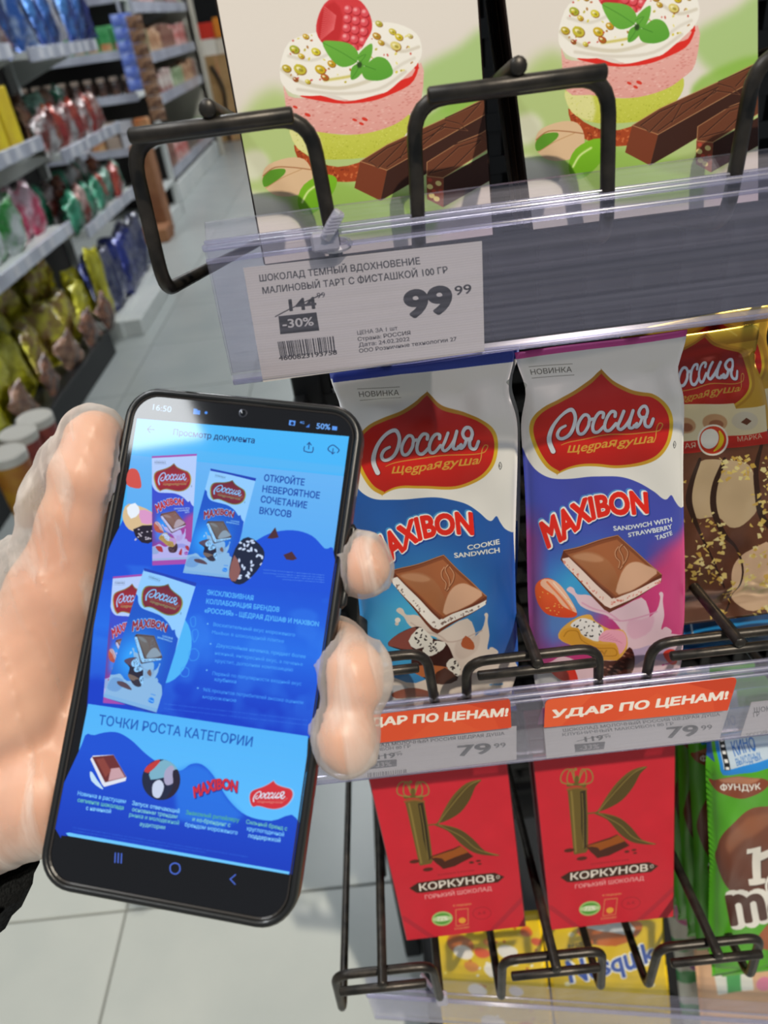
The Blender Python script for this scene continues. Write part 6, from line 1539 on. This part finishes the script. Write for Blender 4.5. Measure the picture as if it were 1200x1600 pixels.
for k in range(3):
    box_o = box('snack_carton', -1.56, -1.43, 3.14 + k * .16, 3.28 + k * .16, 1.02, 1.26 - .01 * k, M['yb'] if k != 0 else mat('teal_carton', '2A9A8A', .45), b=.003)
    tag(box_o, ['teal carton beside the yellow cartons on the nearest shelf', 'yellow carton next to the teal one on the nearest shelf', 'yellow carton farthest along the nearest shelf'][k], 'carton', 'cartons on the nearest shelf')

# cross shelf far behind, facing the camera
xs0, xs1, Yc = -4.6, -1.62, 6.5
t = thing('far_shelf', (-3.1, Yc + .25, 0), 'far white shelf facing the camera, with green cartons and dark jars', 'shelving unit')
for z in (1.60, 1.26, .98, .62, .30):
    s = box('shelf_board', xs0, xs1, Yc, Yc + .5, z - .03, z, M['white_metal'], t, b=.003)
    box('rail', xs0, xs1, Yc - .012, Yc, z - .045, z + .012, M['rail_bg'], t, b=.002)
box('back_board', xs0, xs1, Yc + .5, Yc + .52, 0, 2.1, mat('dark_back', '2E2A28', .8), t, b=.002)
box('base_board', xs0, xs1, Yc, Yc + .5, 0, .1, M['white_metal'], t, b=.003)
for x in (xs1 - .04, xs1 - 1.2): box('upright', x, x + .04, Yc + .44, Yc + .5, .1, 2.1, M['white_metal'], t, b=.002)
M['gcart'] = mottled(mat('green_carton', '3A9A50', .5), '2E8E48', '6AB878', 12); M['ocart'] = mottled(mat('orange_carton', 'C87840', .5), 'B86A38', 'D0A878', 14)
M['pcart'] = mottled(mat('pale_carton', 'C8CCB0', .5), 'C4CCA8', 'D8D8C8', 8)
for k in range(7):
    x = -2.34 + k * .105
    c = box('tea_carton', x, x + .095, Yc + .05, Yc + .14, 1.26, 1.43, M['gcart'] if k % 3 else M['gcart'], b=.003)
    tag(c, 'green tea carton on the far facing shelf, %s from the left' % (['first'] + ORD[1:])[k], 'carton', 'green cartons on the far shelf')
    box('printed_band', x + .008, x + .087, Yc + .048, Yc + .0505, 1.275, 1.32, M['ocart'], c)
for k in range(9):
    x = -2.75 + k * .125
    tag(box('pale_carton', x, x + .11, Yc + .04, Yc + .13, 1.60, 1.78, M['pcart'] if k % 2 else M['gcart'], b=.003), 'pale carton on the top far facing shelf, %s from the left' % (['first'] + ORD[1:])[k], 'carton', 'cartons on the top far shelf')
M['jar'] = mottled(mat('dark_jar', '3A2A24', .15, Coat_Weight=.6), '1E1614', '6A4A3C', 10); M['jarlid'] = mat('jar_lid', 'B8A494', .4, metal=.3)
for k in range(9):
    x = -2.5 + k * .10
    j = thing('glass_jar', (x, Yc + .10, .98), 'dark glass jar with pale lid on the far facing shelf, %s from the left' % (['first'] + ORD[1:])[k], 'jar', 'jars on the far shelf')
    V, Fc = lathe_vf([(.036, 0), (.040, .01), (.040, .09), (.030, .108)], (x, Yc + .10, .98), 16); mesh_obj('jar_body', V, Fc, M['jar'], j, smooth=True)
    V, Fc = lathe_vf([(.033, .104), (.033, .126), (.030, .13)], (x, Yc + .10, .98), 16); mesh_obj('lid', V, Fc, M['jarlid'], j)
for k in range(12):
    x = -2.35 + (k % 6) * .125; z = .62 + .10 * (k // 6)
    tag(box('clear_tub', x, x + .11, Yc + .04, Yc + .14, z, z + .095, [M['jarlid'], M['tag_bg'], M['ocart']][k % 3], b=.008), 'small tub on the lower far facing shelf, %s from left, %s layer' % ((['first'] + ORD[1:])[k % 6], ['bottom', 'top'][k // 6]), 'tub', 'tubs on the lower far shelf')
# hanging strips of sachets
M['sblue'] = mottled(mat('blue_sachet', '5A78D0', .3, Coat_Weight=.4), '3C5CC4', '9CB0EA', 22); M['sbrown'] = mottled(mat('brown_sachet', '6A4030', .3, Coat_Weight=.4), '4A2A20', 'A07858', 40)
for s, (x, y0, y1, n, key, nm) in enumerate([(200, 20, 142, 6, 'sblue', 'light blue'), (226, 22, 190, 8, 'sbrown', 'brown')]):
    a = at_y(x - 8, y0, 6.3 - .1 * s); b_ = at_y(x + 14, y1, 6.3 - .1 * s); st = (a[2] - b_[2]) / n
    xm = (a[0] + b_[0]) / 2; hs = thing('hanging_strip', (xm, a[1] + .02, b_[2]), 'thin strip carrying the %s sachets, hung from the ceiling' % nm, 'display strip')
    box('strip', xm - .012, xm + .012, a[1] + .014, a[1] + .016, b_[2], 2.995, M['rail_bg'], hs); box('hook', xm - .02, xm + .02, a[1] + .012, a[1] + .018, 2.97, 2.999, M['white_metal'], hs)
    for k in range(n):
        z1 = a[2] - k * st; w = .075 if s == 0 else .055; xc = (a[0] + b_[0]) / 2
        V = []; nu = 5
        for sd in (0, 1):
            for j in range(5):
                for i in range(nu):
                    ss = 2 * i / 4 - 1; q = 2 * j / 4 - 1; d = .014 * (1 - ss * ss) * (1 - q * q); V.append((xc + ss * w, a[1] + (-d if sd == 0 else d + .001), z1 - st * .97 + j / 4 * st * .95))
        Fc = grid_faces(5, 5) + [tuple(q + 25 for q in f) for f in grid_faces(5, 5, True)]
        tag(mesh_obj('sachet', V, Fc, M[key], None, smooth=True), '%s sachet in the hanging strip before the far shelf, %s from the top' % (nm, (['first'] + ORD[1:])[k]), 'sachet', '%s sachet strip' % nm)
# tall gondola along the aisle, farther away
XG = -1.745
gondola('grocery_shelf', 7.35, 10.2, XG, -2.35, [.28, .87, 1.20, 1.575], 'farthest tall shelf along the aisle with pale blue price rails', base=.17, rail_h=.085, base_m=M['white_metal'], tags=False)
pst = thing('shelf_side', (-1.8, 10.28, 0), 'tall beige end panel of the farthest aisle shelf', 'end panel')
M['beige'] = mat('beige_enamel', 'B8B2A2', .5)
box('panel', -2.35, XG + .02, 10.22, 10.27, 0, 2.15, M['beige'], pst, b=.004); box('edge_post', XG - .04, XG + .06, 10.18 + .04, 10.30, 0, 2.2, M['beige'], pst, b=.004)
box_m = [mottled(mat('goods_%d' % i, c, .45), c, d, 16) for i, (c, d) in enumerate([('6A3A30', '9A7A6A'), ('B03A34', 'D0B0A8'), ('3A3230', '8A7A6C'), ('D0CCC4', '8A4A40'), ('5A7A50', 'B0B898'), ('8A5A3A', 'C8A888')])]
for zi, (z, hh, nm) in enumerate([(.28, .24, 'bottom'), (.87, .20, 'lower middle'), (1.20, .22, 'upper middle'), (1.575, .22, 'top')]):
    for k in range(13):
        y = 7.42 + k * .21; h_ = hh * (.75 + .25 * R_.random()); c = (k // 3 + zi * 2) % 6
        if (k + zi) % 4 == 3:
            V, Fc = lathe_vf([(.05, 0), (.055, .01), (.055, h_ * .7), (.022, h_ * .85), (.022, h_)], (XG - .09, y + .08, z), 14); o = mesh_obj('bottle', V, Fc, box_m[c], None, smooth=True); cat = 'bottle'
        else:
            o = box('goods_box', XG - .18, XG - .03, y, y + .16, z, z + h_, box_m[c], b=.006); cat = 'carton'
        tag(o, 'small %s on the %s board of the farthest aisle shelf, %s along' % (cat, nm, ORD[k]), cat, 'goods on the %s board of the farthest aisle shelf' % nm)
# cardboard: one tall box at the shelf end, a stack at the far end
M['kraft'] = mottled(mat('kraft_board', 'B08A58', .8), 'A8824F', 'C09A68', 5); M['brownbox'] = mottled(mat('brown_board', '8A5A38', .8), '7A4C2E', '9A6A46', 5)
tag(box('cardboard_box', -1.74, -1.60, 6.28, 6.47, 0, .66, M['brownbox'], b=.005), 'tall brown cardboard box on the floor at the end of the far facing shelf', 'cardboard box')
tag(box('wooden_pallet', -1.78, -1.56, 6.02, 6.26, 0, .10, M['brownbox'], b=.005), 'low brown wooden block on the floor before the tall cardboard box', 'pallet')
Yk = 11.4
for r in range(3):
    for c in range(3):
        w = .30; z0 = r * .34; x0_ = -2.18 + c * (w + .006)
        o = box('cardboard_box', x0_, x0_ + w, Yk, Yk + .4, z0 + .001, z0 + .338, M['kraft'], b=.006)
        tag(o, 'tan cardboard box in the far stack, %s row, %s from the left' % (['bottom', 'second', 'top'][r], ['first', 'second', 'third'][c]), 'cardboard box', 'far stack of cardboard boxes')
        box('tape', x0_ + w * .45, x0_ + w * .55, Yk - .001, Yk, z0 + .01, z0 + .33, M['ocart'], o)
for k, (x0_, x1_, z0, z1, cc, lb, nm) in enumerate([(-1.92, -1.69, 1.021, 1.20, 'F8F0E0', 'bright white box on top of the far cardboard stack', 'white_box'), (-1.68, -1.50, 1.021, 1.19, 'E8DCC8', 'cream box right of the white one on the far stack', 'cream_box'),
        (-1.95, -1.68, 1.201, 1.38, 'E0301A', 'red crate on the bright white box far away', 'red_crate'), (-1.67, -1.50, 1.201, 1.42, 'E88A20', 'orange crate beside the red crate far away', 'orange_crate')]):
    tag(box(nm, x0_, x1_, Yk, Yk + .35, z0, z1, mat(nm + '_board', cc, .5), b=.004), lb, 'box')
V, Fc = tube_vf(smooth_path([(-1.80, Yk - .03, .90), (-1.74, Yk - .035, .78), (-1.70, Yk - .035, .60), (-1.72, Yk - .03, .40), (-1.76, Yk - .03, .02)], 5), .022, 8)
tag(mesh_obj('hose', V, Fc, M['darkmetal'], None, smooth=True), 'black curved hose hanging before the far cardboard stack', 'hose')
tag(box('dark_cabinet', -2.6, -.9, 13.6, 14.1, 0, 2.4, M['darkmetal'], b=.01), 'black cabinet far behind the cardboard stack', 'cabinet')
